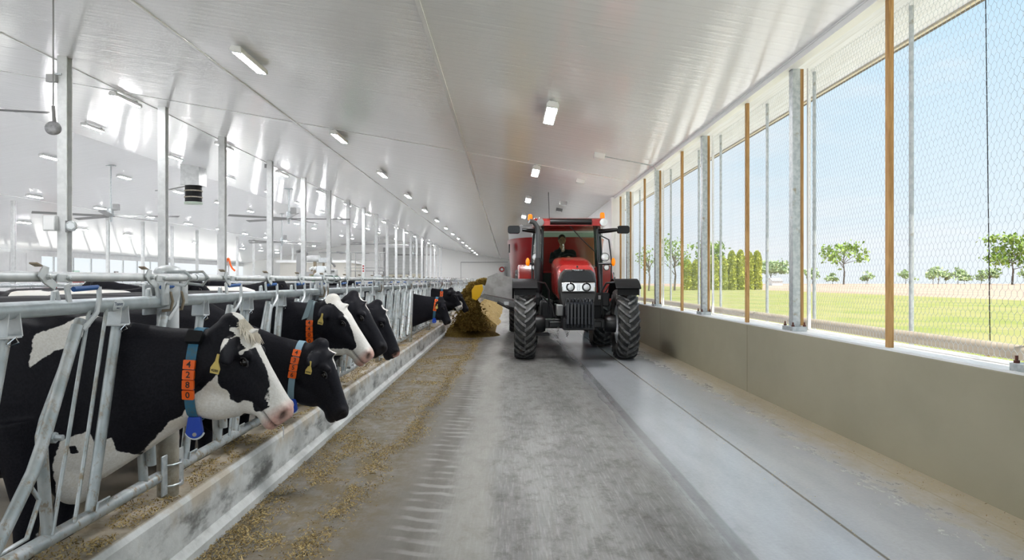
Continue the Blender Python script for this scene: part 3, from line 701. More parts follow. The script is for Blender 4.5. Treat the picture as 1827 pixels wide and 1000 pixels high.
def cow(D, label, poll, nose, neck, coat, vox=.013, depth=1., muzzle='dark', yaw=0, collar=None, ear=(.055,-.07,-.07,-.06), eartag=True, group='cows feeding through the headlocks', xs=0., name='holstein_cow'):
    """a standing cow facing +X, its head through the headlock; poll, nose: (x, z); neck: collar section (x, z, half height, tilt)"""
    Y = Vector((0,1,0))
    mb = MB(); wz = xs
    # trunk
    tr = [(-3.95,1.06,.10,.07),(-3.90,1.08,.24,.17),(-3.72,1.06,.32,.25),(-3.42,1.02,.37,.28),(-3.05,.97,.42,.33),(-2.68,.955,.43,.32),(-2.40,.965,.41,.27),(-2.18,.95,.38,.21),(-2.02,.90,.32,.155),(-1.93,.84,.22,.10)]
    mb.loft([srect(Vector((x, 0, z)), Y, Vector((0,0,1)), w, h, 24, 2.3) for x, z, h, w in tr])
    # head frame
    p = Vector((poll[0], 0, poll[1])); q = Vector((nose[0], 0, nose[1])); a = (q - p).normalized(); nrm = Vector((-a.z, 0, a.x)); L = (q - p).length; k = L / .52
    if nrm.x < 0: nrm = -nrm
    # neck
    nx, nz, nh, tl = neck
    up = Vector((math.sin(tl), 0, math.cos(tl)))
    hb = p + a*.14*k - nrm*.155*k*depth
    zv = Vector((0,0,1)); tp = nz + nh; bt = nz - nh
    def sec(x, f, g, w): t_ = 1.37*(1-f) + tp*f; b_ = .50*(1-g) + bt*g; return (Vector((x,0,(t_+b_)/2)), zv, (t_-b_)/2, w)
    secs = [(Vector((-2.45,0,1.0)), zv, .36, .22), sec(-2.12, .08, .02, .175), sec(-1.93, .42, .14, .12), sec(-1.80, .62, .38, .108), sec((nx - 1.75)/2, .85, .74, .112), (Vector((nx,0,nz)), up, nh + .012, .112),
            ((Vector((nx,0,nz))*.5 + hb*.5) - nrm*.03, (up + nrm*.6).normalized(), nh*1.13, .108), (hb, (nrm + up*.25).normalized(), .212*k*depth, .102*k)]
    mb.loft([srect(c_, Y, u_, w_, h_, 20, 2.1) for c_, u_, h_, w_ in secs])
    # head
    hd = [(-.035,-.05,-.12,.045),(-.01,-.005,-.18,.075),(.05,.008,-.23,.098),(.11,.010,-.285,.108),(.17,.012,-.315,.112),(.22,.006,-.32,.106),(.28,.0,-.30,.090),(.34,-.004,-.25,.073),(.40,-.008,-.205,.065),(.45,-.012,-.18,.069),(.49,-.014,-.188,.074),(.522,-.024,-.182,.068),(.543,-.045,-.165,.048)]
    rings = []
    for tt, vt, vb, w in hd:
        vb = vb * depth if tt < .42 else vb
        c_ = p + a*tt*k + nrm*((vt+vb)/2*k); sh = a * 0
        rg = srect(c_, Y, nrm, w*k, (vt-vb)/2*k, 20, 2.5, .62 if tt < .42 else .8)
        rings.append(rg)
    mb.loft(rings)
    J = p + a*.34*k - nrm*.265*k*depth; cb = Vector((nx,0,nz)) - up*(nh - .085)
    mb.tube([cb - Vector((.08,0,.0)), cb, cb*.5 + (J + nrm*.085*k)*.5 - Vector((0,0,.012)), J + nrm*.085*k], [.085,.088,.088,.075], 14)
    # poll tuft mound, brow ridges
    mb.ell(p + a*.0 - nrm*.035, (.06,.07,.05), None)
    for sg in (-1, 1):
        mb.ell(p + a*.175*k - nrm*.042*k + Y*sg*.097*k, (.042,.026,.034), None)
        mb.ell(p + a*.485*k - nrm*.05*k + Y*sg*.047*k, (.034,.030,.034), None)
        # ears: flat leaves hanging outwards
        b0 = p + a*ear[0]*k + nrm*ear[1]*k + Y*sg*.085; tip = b0 + Y*sg*.15 + Vector((ear[2],0,ear[3])); md = (b0*.45 + tip*.55)
        ax = (tip - b0).normalized(); u = ax.cross(Vector((1,0,.3))).normalized(); v = ax.cross(u)
        mb.loft([srect(b0 + ax*(tip-b0).length*f, v, u, th, wd, 12, 2) for f, wd, th in ((-.25,.02,.02),(.0,.030,.022),(.3,.058,.020),(.6,.060,.016),(.85,.040,.013),(1.,.012,.010))])
    # legs
    for sg in (-1, 1):
        fy = .15*sg; hy = .17*sg
        mb.tube([(-2.25,fy*.9,.85),(-2.22,fy,.62),(-2.20,fy,.42),(-2.21,fy,.38),(-2.22,fy,.16),(-2.20,fy,.11),(-2.17,fy,.06)], [.13,.085,.055,.056,.036,.045,.046], 14)
        mb.loft([srect(Vector((x, fy, z)), Vector((1,0,0)), Y, w, w*.85, 14) for x, z, w in ((-2.165,.075,.052),(-2.15,.0,.066))])
        mb.tube([(-3.55,hy*.8,1.0),(-3.42,hy,.78),(-3.58,hy,.58),(-3.70,hy,.48),(-3.67,hy,.38),(-3.64,hy,.16),(-3.62,hy,.11),(-3.58,hy,.06)], [.20,.16,.085,.055,.045,.038,.046,.046], 14)
        mb.loft([srect(Vector((x, hy, z)), Vector((1,0,0)), Y, w, w*.85, 14) for x, z, w in ((-3.575,.075,.052),(-3.56,.0,.066))])
    mb.ell((-3.25,0,.60), (.27,.19,.17)); mb.ell((-2.08,0,.62), (.14,.10,.20))
    mb.tube([(-3.86,0,1.27),(-3.98,0,1.20),(-4.02,0,.9),(-4.0,0,.55),(-4.0,0,.35)], [.04,.03,.02,.035,.02], 10)
    o = mb.build('coat_block', M['coat'], smooth=0)
    q_ = o.modifiers.new('r', 'REMESH'); q_.mode = 'VOXEL'; q_.voxel_size = vox
    q_ = o.modifiers.new('s', 'SMOOTH'); q_.iterations = max(3, int(.075/vox)); q_.factor = .5
    me = bpy.data.meshes.new_from_object(o.evaluated_get(bpy.context.evaluated_depsgraph_get())); bpy.data.objects.remove(o)
    V = np.empty(len(me.vertices)*3); me.vertices.foreach_get('co', V); V = V.reshape(-1, 3)
    N = np.empty(len(V)*3); me.vertices.foreach_get('normal', N); N = N.reshape(-1, 3)
    A = np.array(a); NN = np.array(nrm); rel = V - np.array(p)
    T = rel @ A / k; U = rel @ NN / k; W = rel[:, 1] / k
    head = (T > -.12) & (T < .62) & (np.abs(W) < .2) & (U > -.45)
    dark = np.zeros(len(V)); pink = np.zeros(len(V))
    if 1:
        # nostrils, mouth line, eye sockets, cheek line
        for sg in (-1, 1):
            d2 = ((T-.520 + (U+.07)*.3)/.020)**2 + ((U+.062)/.028)**2 + ((W*sg-.055)/.028)**2; g = np.exp(-d2) * head
            V -= N * (g*.022)[:, None]; dark = np.maximum(dark, np.clip(g*1.9 - .35, 0, 1)*(.75 if muzzle == 'pink' else .9))
        ml = np.exp(-((U + .128 + (.50-T)*.10)/.006)**2) * head * (T > .39) * np.clip((T-.39)/.03, 0, 1)
        V -= N * (ml*(.016 if eartag == '4280' else .009))[:, None]; dark = np.maximum(dark, ml*.75)
        for sg in (-1, 1):
            g = np.exp(-(((T-.205)/.03)**2 + ((U+.062)/.024)**2 + ((W*sg-.105)/.05)**2)) * head; V -= N * (g*.010)[:, None]
            g = np.exp(-(((T-.30)/.05)**2 + ((U+.07)/.02)**2)) * head * (W*sg > .03); V -= N * (g*.007)[:, None]
            g = np.exp(-(((T-.20)/.09)**2 + ((U+.20)/.06)**2)) * head * (W*sg > .03); V += N * (g*.008)[:, None]
    white = np.full(len(V), -1.)
    for op, space, poly in coat:
        if space == 'body': s_ = sdpoly(V[:, [0, 2]], poly)
        elif space == 'near': s_ = np.where(V[:, 1] < .02, sdpoly(V[:, [0, 2]], poly), -1.)
        elif space == 'head': s_ = np.where(head & (np.abs(W) < .135) & ~((T < .15) & (np.abs(W) > .082) & (U > -.16)), sdpoly(np.c_[T, U], poly), -1.)
        elif space == 'blaze': s_ = np.where(head & (U > -.09), sdpoly(np.c_[T, W], poly), -1.)
        elif space == 'ball': c0 = np.array(poly[:3]); s_ = (1 - np.linalg.norm((V - c0)/np.array(poly[3:]), axis=1)) * min(poly[3:])
        white = np.maximum(white, s_) if op == 'w' else np.minimum(white, -s_)
    # hooves and muzzle skin
    dark = np.maximum(dark, np.clip((.07 - V[:, 2]) / .02, 0, 1))
    mz = np.clip((T - .452 - np.maximum(0, -U-.10)*.25) / .05, 0, 1) * head
    if muzzle == 'pink': pink = np.maximum(pink, mz*.85)
    elif muzzle == 'tip': pink = np.maximum(pink, np.clip((T-.50)/.02, 0, 1)*head*.7*(U > -.09)); dark = np.maximum(dark, mz*.35*(pink < .1))
    else: dark = np.maximum(dark, mz*.5)
    me.vertices.foreach_set('co', V.ravel()); me.update()
    for nm, val in (('white', white), ('pink', pink), ('dark', dark)):
        at = me.attributes.new(nm, 'FLOAT', 'POINT'); at.data.foreach_set('value', val.astype(np.float32))
    me.polygons.foreach_set('use_smooth', [True]*len(me.polygons)); me.name = 'cow'
    o = bpy.data.objects.new(name, me); C.objects.link(o); o.location = (0, D, 0); tag(o, label, 'cow', group)
    for sg in (-1, 1):
        e0 = p + a*.205*k - nrm*.058*k + Y*sg*.104*k
        ey = MB().ell(e0, (.022,.017,.019)).build('eye', M['eye'], o, smooth=60)
        R = Matrix((a, Y, nrm)).transposed()
        mb = MB(); pts = [e0 + Y*sg*.013 + R @ Vector((.026*math.cos(f), sg*-.004*abs(math.cos(f)), .016*math.sin(f) + .002)) for f in [PI*i/9 for i in range(10)]]
        mb.tube(pts, .0042, 6).build('eyelid', M['eyelid'], o)
    if eartag:
        sg = -1
        b0 = p + a*ear[0]*k + nrm*ear[1]*k + Y*sg*.085; c0 = b0*.45 + (b0 + Y*sg*.15 + Vector((ear[2],0,ear[3])))*.55 + Y*sg*.050 + Vector((-.030 if eartag == '4280' else -.004,0,-.045))
        pl = [(-.020,-.045),(.020,-.045),(.022,-.02),(.008,.012),(.006,.045),(-.006,.045),(-.008,.012),(-.022,-.02)]
        R = Matrix.Rotation(.22, 3, 'Y')
        g = MB().prism(pl, lambda u, v, h: c0 + R @ Vector((u, h, v)), -.003, .003).build('ear_tag', M['tag_yellow'], o, smooth=0, bevel=.001)
        if eartag is not True:
            text_mb(eartag, .016, lambda u, v, h: c0 + R @ Vector((u, -.0045 - h, v - .031)), depth=.0006).build('ear_tag_number', M['digit'], g, smooth=0, fix=False)
    if collar: make_collar(o, Vector((nx, 0, nz)), up, nh + .010, .112, **collar)
    return o

def make_collar(o, c, up, hh, hw, digits='', z0=None, step=.045, tw=.054, strap='strap_blue', pend=True, box=False, wd=.047, tile_h=None, zt=None, loop=False):
    X = Vector((1,0,0)); fw = (X - up*X.dot(up)).normalized(); Y = Vector((0,1,0))
    def at(f, off=0.):
        e = 2.1; cs, sn = math.cos(f), math.sin(f)
        u = math.copysign(abs(cs)**(2/e), cs); v = math.copysign(abs(sn)**(2/e), sn)
        q = c + Y*u*hw + up*v*hh
        return q + (Y*cs/hw + up*sn/hh).normalized()*off
    n = 44; rings = []
    for i in range(n + 1):
        f = 2*PI*i/n
        rings.append([at(f, .003) - fw*wd/2, at(f, .008) - fw*wd/2, at(f, .008) + fw*wd/2, at(f, .003) + fw*wd/2])
    col_ = MB().loft(rings, caps=False).build('collar', M[strap], o, smooth=50)
    def frame(z):
        fs = [PI + s_ for s_ in np.linspace(-1.5, 1.5, 400)]
        f = min(fs, key=lambda g: abs(at(g).z - z)); q = at(f, .008); tg = (at(f - .01) - at(f + .01)).normalized()
        if tg.z < 0: tg = -tg
        nr = fw.cross(tg).normalized()
        if nr.y > 0: nr = -nr
        return q, tg, nr
    for i, dch in enumerate(digits):
        q, tg, nr = frame(z0 - step*i)
        R = lambda u, v, h: q + fw*u + tg*v + nr*h
        h = (tile_h or step) * .96 / 2
        b_ = MB().prism(rrect(-tw/2, tw/2, -h, h, .004, 2), R, .0, .014)
        join(b_, text_mb(dch, step*.92, lambda u, v, hh_: R(u, v, .0152 + hh_), 1, .001))
        b_.build('number_tile', [M['tile_orange'], M['digit']], col_, smooth=30, fix=False)
    if box:
        q, tg, nr = frame(c.z + hh*.80)
        MB().prism(rrect(-.036, .036, -.03, .03, .006, 2), lambda u, v, h: q + fw*u + tg*v + nr*h, -.005, .022).build('buckle_box', M['black_matte'], col_, smooth=30)
    if loop:
        q, tg, nr = frame(c.z + hh*.62)
        MB().prism([(-.02,.10),(.02,.10),(-.01,-.05),(-.06,-.07)], lambda u, v, h: q + fw*u + tg*v + nr*h, .004, .012).build('loose_end', M[strap], col_)
    if pend:
        q = at(1.5*PI - .35, .012) + Vector((.01,-.01,.0)); nr = Vector((0,-1,0))
        out = [(-.028,.015),(.028,.015)] + [(.043*math.cos(f), -.042 + .043*math.sin(f)) for f in [-.35 + (-PI + .7)*i/12 for i in range(13)]]
        g = MB().prism(out, lambda u, v, h: q + Vector((u, 0, v)) + nr*h, -.012, .012).build('pendant', M['tag_blue'], col_, smooth=30, bevel=.003)
        rim = [q + Vector((u*1.07, 0, v*1.05)) for u, v in out[2:]]
        MB().tube(rim, .005, 6).build('rim', M['paper'], g)
        MB().lathe([(.001,.004),(.009,.004),(.011,.0)], q + nr*.012 + Vector((.004,0,-.066)), nr, 10).build('stud', M['chrome'], g)

S1 = 3.49/1297*.955
def px(pts, s=S1): return [(-(905-u)*s, H - (v-500)*s) for u, v in pts]
def hpx(pts, poll=(-1.29,1.317), nose=(-1.006,.887), s=S1*1.015):
    """points measured in the head's own frame"""
    a = np.array(nose) - np.array(poll); L = np.hypot(*a); a /= L; n = np.array((-a[1], a[0])); k = L/.52; out = []
    for u, v in pts:
        w = np.array(((u-425)*s, -(v-568)*s)); out.append((w @ a / k, w @ n / k))
    return out
face_w = hpx([(418,560),(450,556),(480,600),(570,740),(520,800),(440,780),(380,760),(330,752),(350,708),(374,688),(392,676),(404,666),(412,640),(432,600),(420,590)])
patch = hpx([(463,618),(472,626),(478,646),(480,660),(489,682),(501,698),(502,713),(494,727),(481,731),(476,737),(462,737),(457,727),(460,719),(445,716),(432,719),(422,712),(418,698),(408,690),(402,676),(406,660),(395,668),(383,650),(388,610),(405,590),(420,588),(432,598),(439,598),(443,632),(452,624)])
cow1 = [('w','head',face_w), ('b','head',patch), ('b','ball',(-1.30,0,1.30,.055,.075,.05)), ('w','blaze',[(-.05,.0),(-.02,-.04),(.1,-.045),(.16,-.035),(.3,-.04),(.45,-.07),(.45,.07),(.3,.04),(.16,.035),(.1,.045),(-.02,.04)]),
        ('w','near',px([(22,600),(55,590),(80,572),(112,566),(104,600),(86,625),(60,632),(27,660)], S1*.96)), ('w','near',px([(395,607),(410,603),(402,625),(398,640)])),
        ('w','body',px([(88,830),(108,788),(150,772),(158,796),(185,788),(192,812),(222,826),(247,800),(290,757),(330,742),(352,734),(372,752),(300,800),(255,920),(200,960),(60,970),(80,880)], S1*1.0)),
        ('b','body',px([(118,800),(128,798),(130,812),(120,812)])), ('w','near',px([(14,1020),(28,920),(48,890),(60,868),(66,905),(45,950),(45,1020)], S1*.93))]
c1 = cow(3.49, 'black and white cow with orange number 4280 on its blue collar', (-1.29,1.317), (-1.006,.887), (-1.475,1.05,.205,.05), cow1, .0095, 1.12, 'pink', ear=(.085,-.05,.01,-.095), collar=dict(digits='4280', z0=1.105, box=True), eartag='4280')
R_ = Matrix.Identity(3)
tf = MB()
rg = random.Random(4)
for i in range(420):
    y = rg.gauss(0, .026); f = rg.random(); b = Vector((-1.295 + .07*f, y, 1.322 - .075*f - abs(y)*.45))
    tf.tube([b, b + Vector((.016,y*.15,.008)), b + Vector((.028 + rg.uniform(-.008,.012), y*.3, -.030 + rg.uniform(-.03,.0)))], [.0035,.003,.001], 4)
tf.build('forelock', M['white_tuft'], c1)
MB().tube([(-1.075,-.012,.80),(-1.07,-.012,.775),(-1.072,-.012,.745)], [.006,.003,.002], 6).build('drool', M['lamp_glass'], c1)
cow(5.17, 'all black cow with lowered head and orange number 4356 on its collar', (-1.293,1.053), (-1.105,.562), (-1.49,.853,.20,.16),
    [('w','blaze',[(.04,-.012),(.11,-.022),(.2,-.004),(.2,.004),(.11,.022),(.04,.012)])], .011, 1.02, 'dark', ear=(.06,-.06,-.03,-.05), collar=dict(digits='4356', z0=.985, step=.048, pend=True, strap='strap_pale', wd=.044), eartag='4356')
cow(5.93, 'cow with a broad white blaze and orange number 4400 on its collar', (-1.394,1.363), (-1.065,.915), (-1.58,1.11,.20,.0),
    [('w','head',[(-.09,.08),(-.09,-.07),(.02,-.075),(.06,-.11),(.10,-.115),(.06,-.06),(.11,-.02),(.20,-.018),(.27,-.035),(.34,-.06),(.40,-.085),(.41,-.13),(.36,-.165),(.34,-.20),(.36,-.30),(.62,-.3),(.62,.1)]), ('b','blaze',[(.0,.052),(.3,.052),(.3,.2),(.0,.2)]),
     ('w','body',[(-1.45,.95),(-1.30,.95),(-1.15,.88),(-1.2,.80),(-1.5,.88)]), ('b','body',[(-1.6,1.0),(-1.36,.965),(-1.36,1.1),(-1.6,1.2)])], .011, .98, 'pink', collar=dict(digits='4400', z0=1.155, step=.046, strap='strap_grey', loop=True), eartag='4400')
cow(6.69, 'black cow with a thin white stripe at its brow beside the broad blazed one', (-1.383,1.376), (-1.078,.891), (-1.60,1.10,.20,.0),
    [('w','blaze',[(.0,-.02),(.05,-.028),(.14,-.016),(.2,-.003),(.2,.003),(.14,.016),(.05,.028),(.0,.02)])], .013, .95, 'dark', eartag=False)
cow(7.61, 'black cow with a long narrow white stripe down its face and pink nose tip', (-1.33,1.265), (-1.098,.749), (-1.57,1.06,.19,.1),
    [('w','blaze',[(.03,-.03),(.10,-.034),(.2,-.02),(.33,-.006),(.36,.0),(.33,.006),(.2,.02),(.10,.034),(.03,.03)])], .013, .95, 'tip', eartag=False)
cow(14.01, 'black cow standing alone with outstretched neck and orange and blue collar', (-1.25,1.15), (-1.06,.70), (-1.38,.96,.20,.15), [], .015, .95, 'dark', collar=dict(digits='4301', z0=1.10, step=.055, tw=.06))
cow(17.21, 'black cow behind the lone outstretched one, head tipped to the feed', (-1.30,1.30), (-1.03,.86), (-1.55,1.08,.2,.05), [('w','head',[(.40,-.3),(.62,-.3),(.62,.1),(.46,.1)])], .018, .95, 'dark', collar=dict(digits='42', z0=1.2, step=.06, tw=.07, pend=False), eartag=False)
cow(17.97, 'black cow with orange collar reaching over the curb near the falling feed', (-1.18,1.20), (-.93,.78), (-1.48,1.05,.2,.1), [('w','ball',(-1.2,-.1,.9,.1,.2,.09))], .018, .95, 'dark', eartag=False)
cow(19.5, 'black cow half hidden behind the falling feed', (-1.05,1.02), (-.82,.66), (-1.40,.90,.2,.25), [('w','head',[(.36,-.3),(.62,-.3),(.62,.1),(.42,.1)])], .018, .95, 'dark', eartag=False)
# cows standing further back in the pen, their backs show between the rails
def pen_cow(x, y, rz, label, coat, src=None):
    if src is None:
        o = cow(0, label, (-1.25,1.55), (-.88,1.2), (-1.55,1.28,.19,-.35), coat, .02, .95, 'dark', eartag=False, group='cows standing in the pen')
    else: o = dup(src, (0,0,0), label)
    o.location = (x, y, 0); o.rotation_euler = (0, 0, rz); return o
pa = pen_cow(-8.1, 8.7, PI*.97, 'mostly white backed cow in the pen, seen through the rails above the first cow', [('w','body',[(-3.9,1.6),(-3.95,1.1),(-3.2,1.0),(-2.9,1.2),(-2.5,1.1),(-2.3,1.6)]), ('b','ball',(-2.9,0,1.4,.18,.12,.1))])
pb = pen_cow(-3.15, 10.3, .05, 'black backed cow in the pen, seen through the rails beside the white one', [])
for k, (x, y, a_, lb) in enumerate(((-3.3, 14.2, -.2, 'black cow in the pen behind the second rail post'), (-8.4, 17.5, PI, 'black cow in the pen behind the fourth rail post'), (-3.6, 20.5, .2, 'black cow in the pen below the machine arm'), (-4.5, 27, 0, 'black cow deep in the pen before the far columns'))):
    pen_cow(x, y, a_, lb, None, pb)
pen_cow(-8.3, 12.2, PI*1.05, 'pale patched cow in the pen behind the black backed one', None, pa)
M['weight'] = mat('weight', (.016,.018,.024), .14); M['exhaust'] = mat('exhaust', (.10,.105,.11), .35, .6); M['beacon'] = mat('beacon', (.95,.24,.004), .25); M['dash'] = mat('dash', (.05,.06,.055), .5)
bc = M['beacon'].node_tree.nodes['Principled BSDF']; bc.inputs['Emission Color'].default_value = (1,.22,.0,1); bc.inputs['Emission Strength'].default_value = .5
# ------------------------------------------------------------------ tractor
TX, TY = 1.285, 13.9
tr = thing('tractor', 'red and black farm tractor driving towards the camera with lit orange beacons', 'tractor', (TX, TY, 0))
def tyre(name, cx, cy, R, wd, rim, nl, par):
    h = wd/2; o = (cx, cy, R)
    hub = MB().lathe([(.001,-.06),(.10,-.06),(.11,-.02),(rim*.55,.0),(rim*.8,-.05),(rim*.96,-.06),(rim*.97,-h*.72),(rim+.025,-h*.78),(rim+.02,-h*.7),(rim*.99,-h*.66),(rim*.99,h*.66),(rim+.02,h*.7),(rim+.025,h*.78),(rim*.97,h*.72),(rim*.9,.05),(.001,.05)], o, (1 if cx > 0 else -1, 0, 0), 28).build(name, M['galv_pale'], par, smooth=40)
    r0 = R - .045
    pr = [(rim,-h*.70),(rim+.03,-h*.86),(rim+(r0-rim)*.5,-h*1.0),(r0-.05,-h*.97),(r0-.012,-h*.84),(r0,-h*.45),(r0+.003,0),(r0,h*.45),(r0-.012,h*.84),(r0-.05,h*.97),(rim+(r0-rim)*.5,h),(rim+.03,h*.86),(rim,h*.70)]
    mb = MB().lathe(pr, o, (1,0,0), 48)
    for sg in (-1, 1):
        for i in range(nl):
            a0 = 2*PI*(i + (.5 if sg > 0 else 0))/nl; rings = []
            for w, da, rb, rt, ht in ((-.06,-.02,r0-.01,R-.002,.030),(.25,.05,r0-.01,R,.028),(.55,.16,r0-.012,R-.001,.028),(.85,.30,r0-.03,R-.008,.030),(1.02,.40,r0-.075,R-.035,.030),(1.03,.46,r0-.14,R-.12,.026)):
                al = a0 + da*.75; q = ht/R
                rings.append([(cx + sg*w*h, cy - r*math.cos(al + d), R + r*math.sin(al + d)) for r, d in ((rb,-q*1.2),(rt,-q*.8),(rt,q*.8),(rb,q*1.2))])
            mb.loft(rings, 1)
    mb.build('tyre', [M['rubber'], M['lug']], hub, smooth=40)
for sx in (-1, 1):
    tyre('front_wheel', sx*.955, 0, .665, .385, .36, 24, tr)
    tyre('rear_wheel', sx*.86, 2.65, .875, .48, .50, 24, tr)
    # front fender, curved sheet with a skirt
    mb = MB(); rings = []
    for al in range(52, 150, 8):
        A_ = math.radians(al); c_ = (-.80*math.cos(A_), .70 + .80*math.sin(A_)); d_ = (-.825*math.cos(A_), .70 + .825*math.sin(A_))
        rings.append([(sx*.955 - .225, *c_), (sx*.955 + .225, *c_), (sx*.955 + .235, *d_), (sx*.955 - .235, *d_)])
    mb.loft(rings); mb.box(sx*.955 - .22, sx*.955 + .22, -.53, -.50, 1.15, 1.33) if 0 else None
    fe = mb.build('front_fender', M['black_matte'], tr, smooth=30, bevel=.006)
    MB().tube([(sx*.955 - sx*.2, -.25, 1.46), (sx*.58, -.22, 1.44), (sx*.50, -.2, 1.30), (sx*.50, -.15, .85)], .020, 8).build('fender_stay', M['black'], fe)
    MB().box(sx*.955 - .20, sx*.955 + .20, -.47, -.44, 1.22, 1.36).build('fender_flap', M['black_matte'], fe)
    # axle hubs, steering parts
    MB().lathe([(.001,-.17),(.14,-.16),(.17,-.1),(.17,.06),(.001,.06)], (sx*.72, 0, .665), (sx,0,0), 16).build('axle_hub', M['black'], tr)
    # red rear fender
    rings = []
    for al in range(10, 150, 10):
        A_ = math.radians(al); rr = .98
        rings.append([(sx*.58, 2.65 - rr*math.cos(A_), .875 + rr*math.sin(A_)), (sx*1.02, 2.65 - rr*math.cos(A_), .875 + rr*math.sin(A_)), (sx*1.05, 2.65 - (rr-.05)*math.cos(A_), .875 + (rr-.05)*math.sin(A_)), (sx*.58, 2.65 - (rr-.03)*math.cos(A_), .875 + (rr-.03)*math.sin(A_))])
    MB().loft(rings).build('rear_fender', M['red'], tr, smooth=40)
MB().box(-.78, .78, -.10, .10, .58, .76).box(-.5,.5,-.22,.22,.60,.72).build('front_axle', M['black'], tr, bevel=.02)
MB().box(-.26, .26, -.62, 1.5, .58, 1.08).box(-.34, .34, .1, 1.2, .72, 1.02).build('engine_block', M['black_matte'], tr, bevel=.02)
MB().box(-.30, .30, .9, 3.1, .62, 1.05).box(-.7,.7,2.4,2.9,.7,1.0).build('transmission', M['black_matte'], tr, bevel=.02)
MB().box(-.62, -.33, .75, 1.9, .62, 1.10).build('fuel_tank', M['black'], tr, bevel=.05)
MB().box(.33, .66, .75, 1.9, .62, 1.22).build('side_tank', M['black'], tr, bevel=.05)
# hood: red shell, dark grille shield, lights
def hring(y, hw, z0, z1, rr):
    return [(u, y, v) for u, v in rrect(-hw, hw, z0, z1, rr, 5)]
MB().loft([hring(-.60,.315,1.06,1.66,.13), hring(-.52,.340,1.06,1.735,.15), hring(-.30,.355,1.08,1.80,.16), hring(.2,.37,1.12,1.895,.17), hring(.6,.38,1.14,1.945,.18), hring(.92,.385,1.16,1.965,.18)]).build('hood', M['red'], tr, smooth=50)
out = [(-.27,1.00),(.27,1.00),(.315,1.10),(.345,1.30),(.345,1.50),(.315,1.62),(.24,1.69),(-.24,1.69),(-.315,1.62),(-.345,1.50),(-.345,1.30),(-.315,1.10)]
gr = MB().loft([[(u*1.01, y0 + .28*max(0, v-1.25)**1.2 + .14*(abs(u)/.345)**3, v) for u, v in out] for y0 in (-.55, -.76)])
fr_ = [(u*.93, -.79 + .28*max(0, v-1.25)**1.2 + .12*(abs(u)/.345)**3, 1.33 + (v-1.33)*.95) for u, v in out]
gr.loft([[(u*1.01, -.76 + .28*max(0, v-1.25)**1.2 + .14*(abs(u)/.345)**3, v) for u, v in out], fr_])
gr = gr.build('grille', M['grille'], tr, smooth=35, bevel=.004)
sc_ = MB().loft([[(u*q, -.800 + .28*max(0, v-1.25)**1.2 + .1*(abs(u*q)/.345)**3 + dy, v) for u, v in ((-.30,1.475),(.30,1.475),(.27,1.60),(.20,1.655),(-.20,1.655),(-.27,1.60))] for q, dy in ((1,.03),(1,0),(.96,-.006))])
sc_.build('grille_panel', M['black_gloss'], gr, smooth=35)
bd = MB().box(-.115, .115, -.775, -.70, 1.663, 1.692).build('badge_plate', M['black_gloss'], tr, bevel=.006)
text_mb('CASE IH', .034, lambda u, v, h: (u*1.25, -.779 - h, 1.678 + v), depth=.002).build('badge_lettering', M['paper'], bd, smooth=0, fix=False)
MB().lathe([(.022,0),(.012,.03),(.001,.035)], (0, -.55, 1.735), (0,-.3,1), 8).build('hood_emblem', M['black'], tr)
hl = MB().box(-.30, .30, -.785, -.70, 1.285, 1.455).build('headlight_unit', M['chrome'], tr, bevel=.015)
for sx in (-1, 1):
    xx = sx*.125 + (-.0)
    MB().lathe([(.072,-.012),(.082,.006),(.074,.014),(.060,.004),(.03,-.004),(.001,-.006)], (sx*.145, -.79, 1.37), (0,-1,0), 20).build('lamp_ring', M['black_gloss'], hl)
    MB().lathe([(.058,.0),(.05,.008),(.001,.012)], (sx*.145, -.792, 1.37), (0,-1,0), 20).build('lamp_lens', M['lamp_glass'], hl)
    MB().box(sx*.245 - .032, sx*.245 + .032, -.797, -.785, 1.30, 1.44).build('side_lens', M['lamp_glass'], hl, bevel=.006)
MB().box(-.028, .028, -.797, -.785, 1.31, 1.43).build('center_lens', M['lamp_glass'], hl, bevel=.006)
# suitcase weights on their bracket
MB().box(-.30, .26, -1.10, -.55, .62, .82).build('weight_bracket', M['black'], tr, bevel=.01)
for i in range(8):
    x0 = -.265 + .0605*i
    pl = [(-1.08,.68),(-1.34,.66),(-1.44,.74),(-1.44,1.08),(-1.40,1.13),(-1.30,1.13),(-1.27,1.06),(-1.20,1.06),(-1.17,1.17),(-1.08,1.17)]
    w_ = MB().prism(pl, lambda u, v, h: (h, u, v), x0, x0 + .046).build('suitcase_weight', M['weight'] if 'weight' in M else M['black_gloss'], tr, smooth=0, bevel=.008)
    MB().ell((x0 + .023, -1.40, 1.155), (.018,.03,.028)).build('grip', M['black'], w_)
MB().box(-.40, -.29, -1.0, -.7, .86, 1.06).build('lamp_bracket', M['mid_grey'], tr, bevel=.02)
for sx, dx in ((-.33, -.01), (-.12, -.05)):
    mb = MB()
    for j in range(7): mb.lathe([(.016,-.005),(.022,-.005),(.022,.005),(.016,.005),(.016,-.005)], (sx + dx*j*.2, -.3, .60 - .03*j), (1 if j % 2 else 0, 0 if j % 2 else 1, .2), 10)
    mb.build('tow_chain', M['steel_dark'], tr)
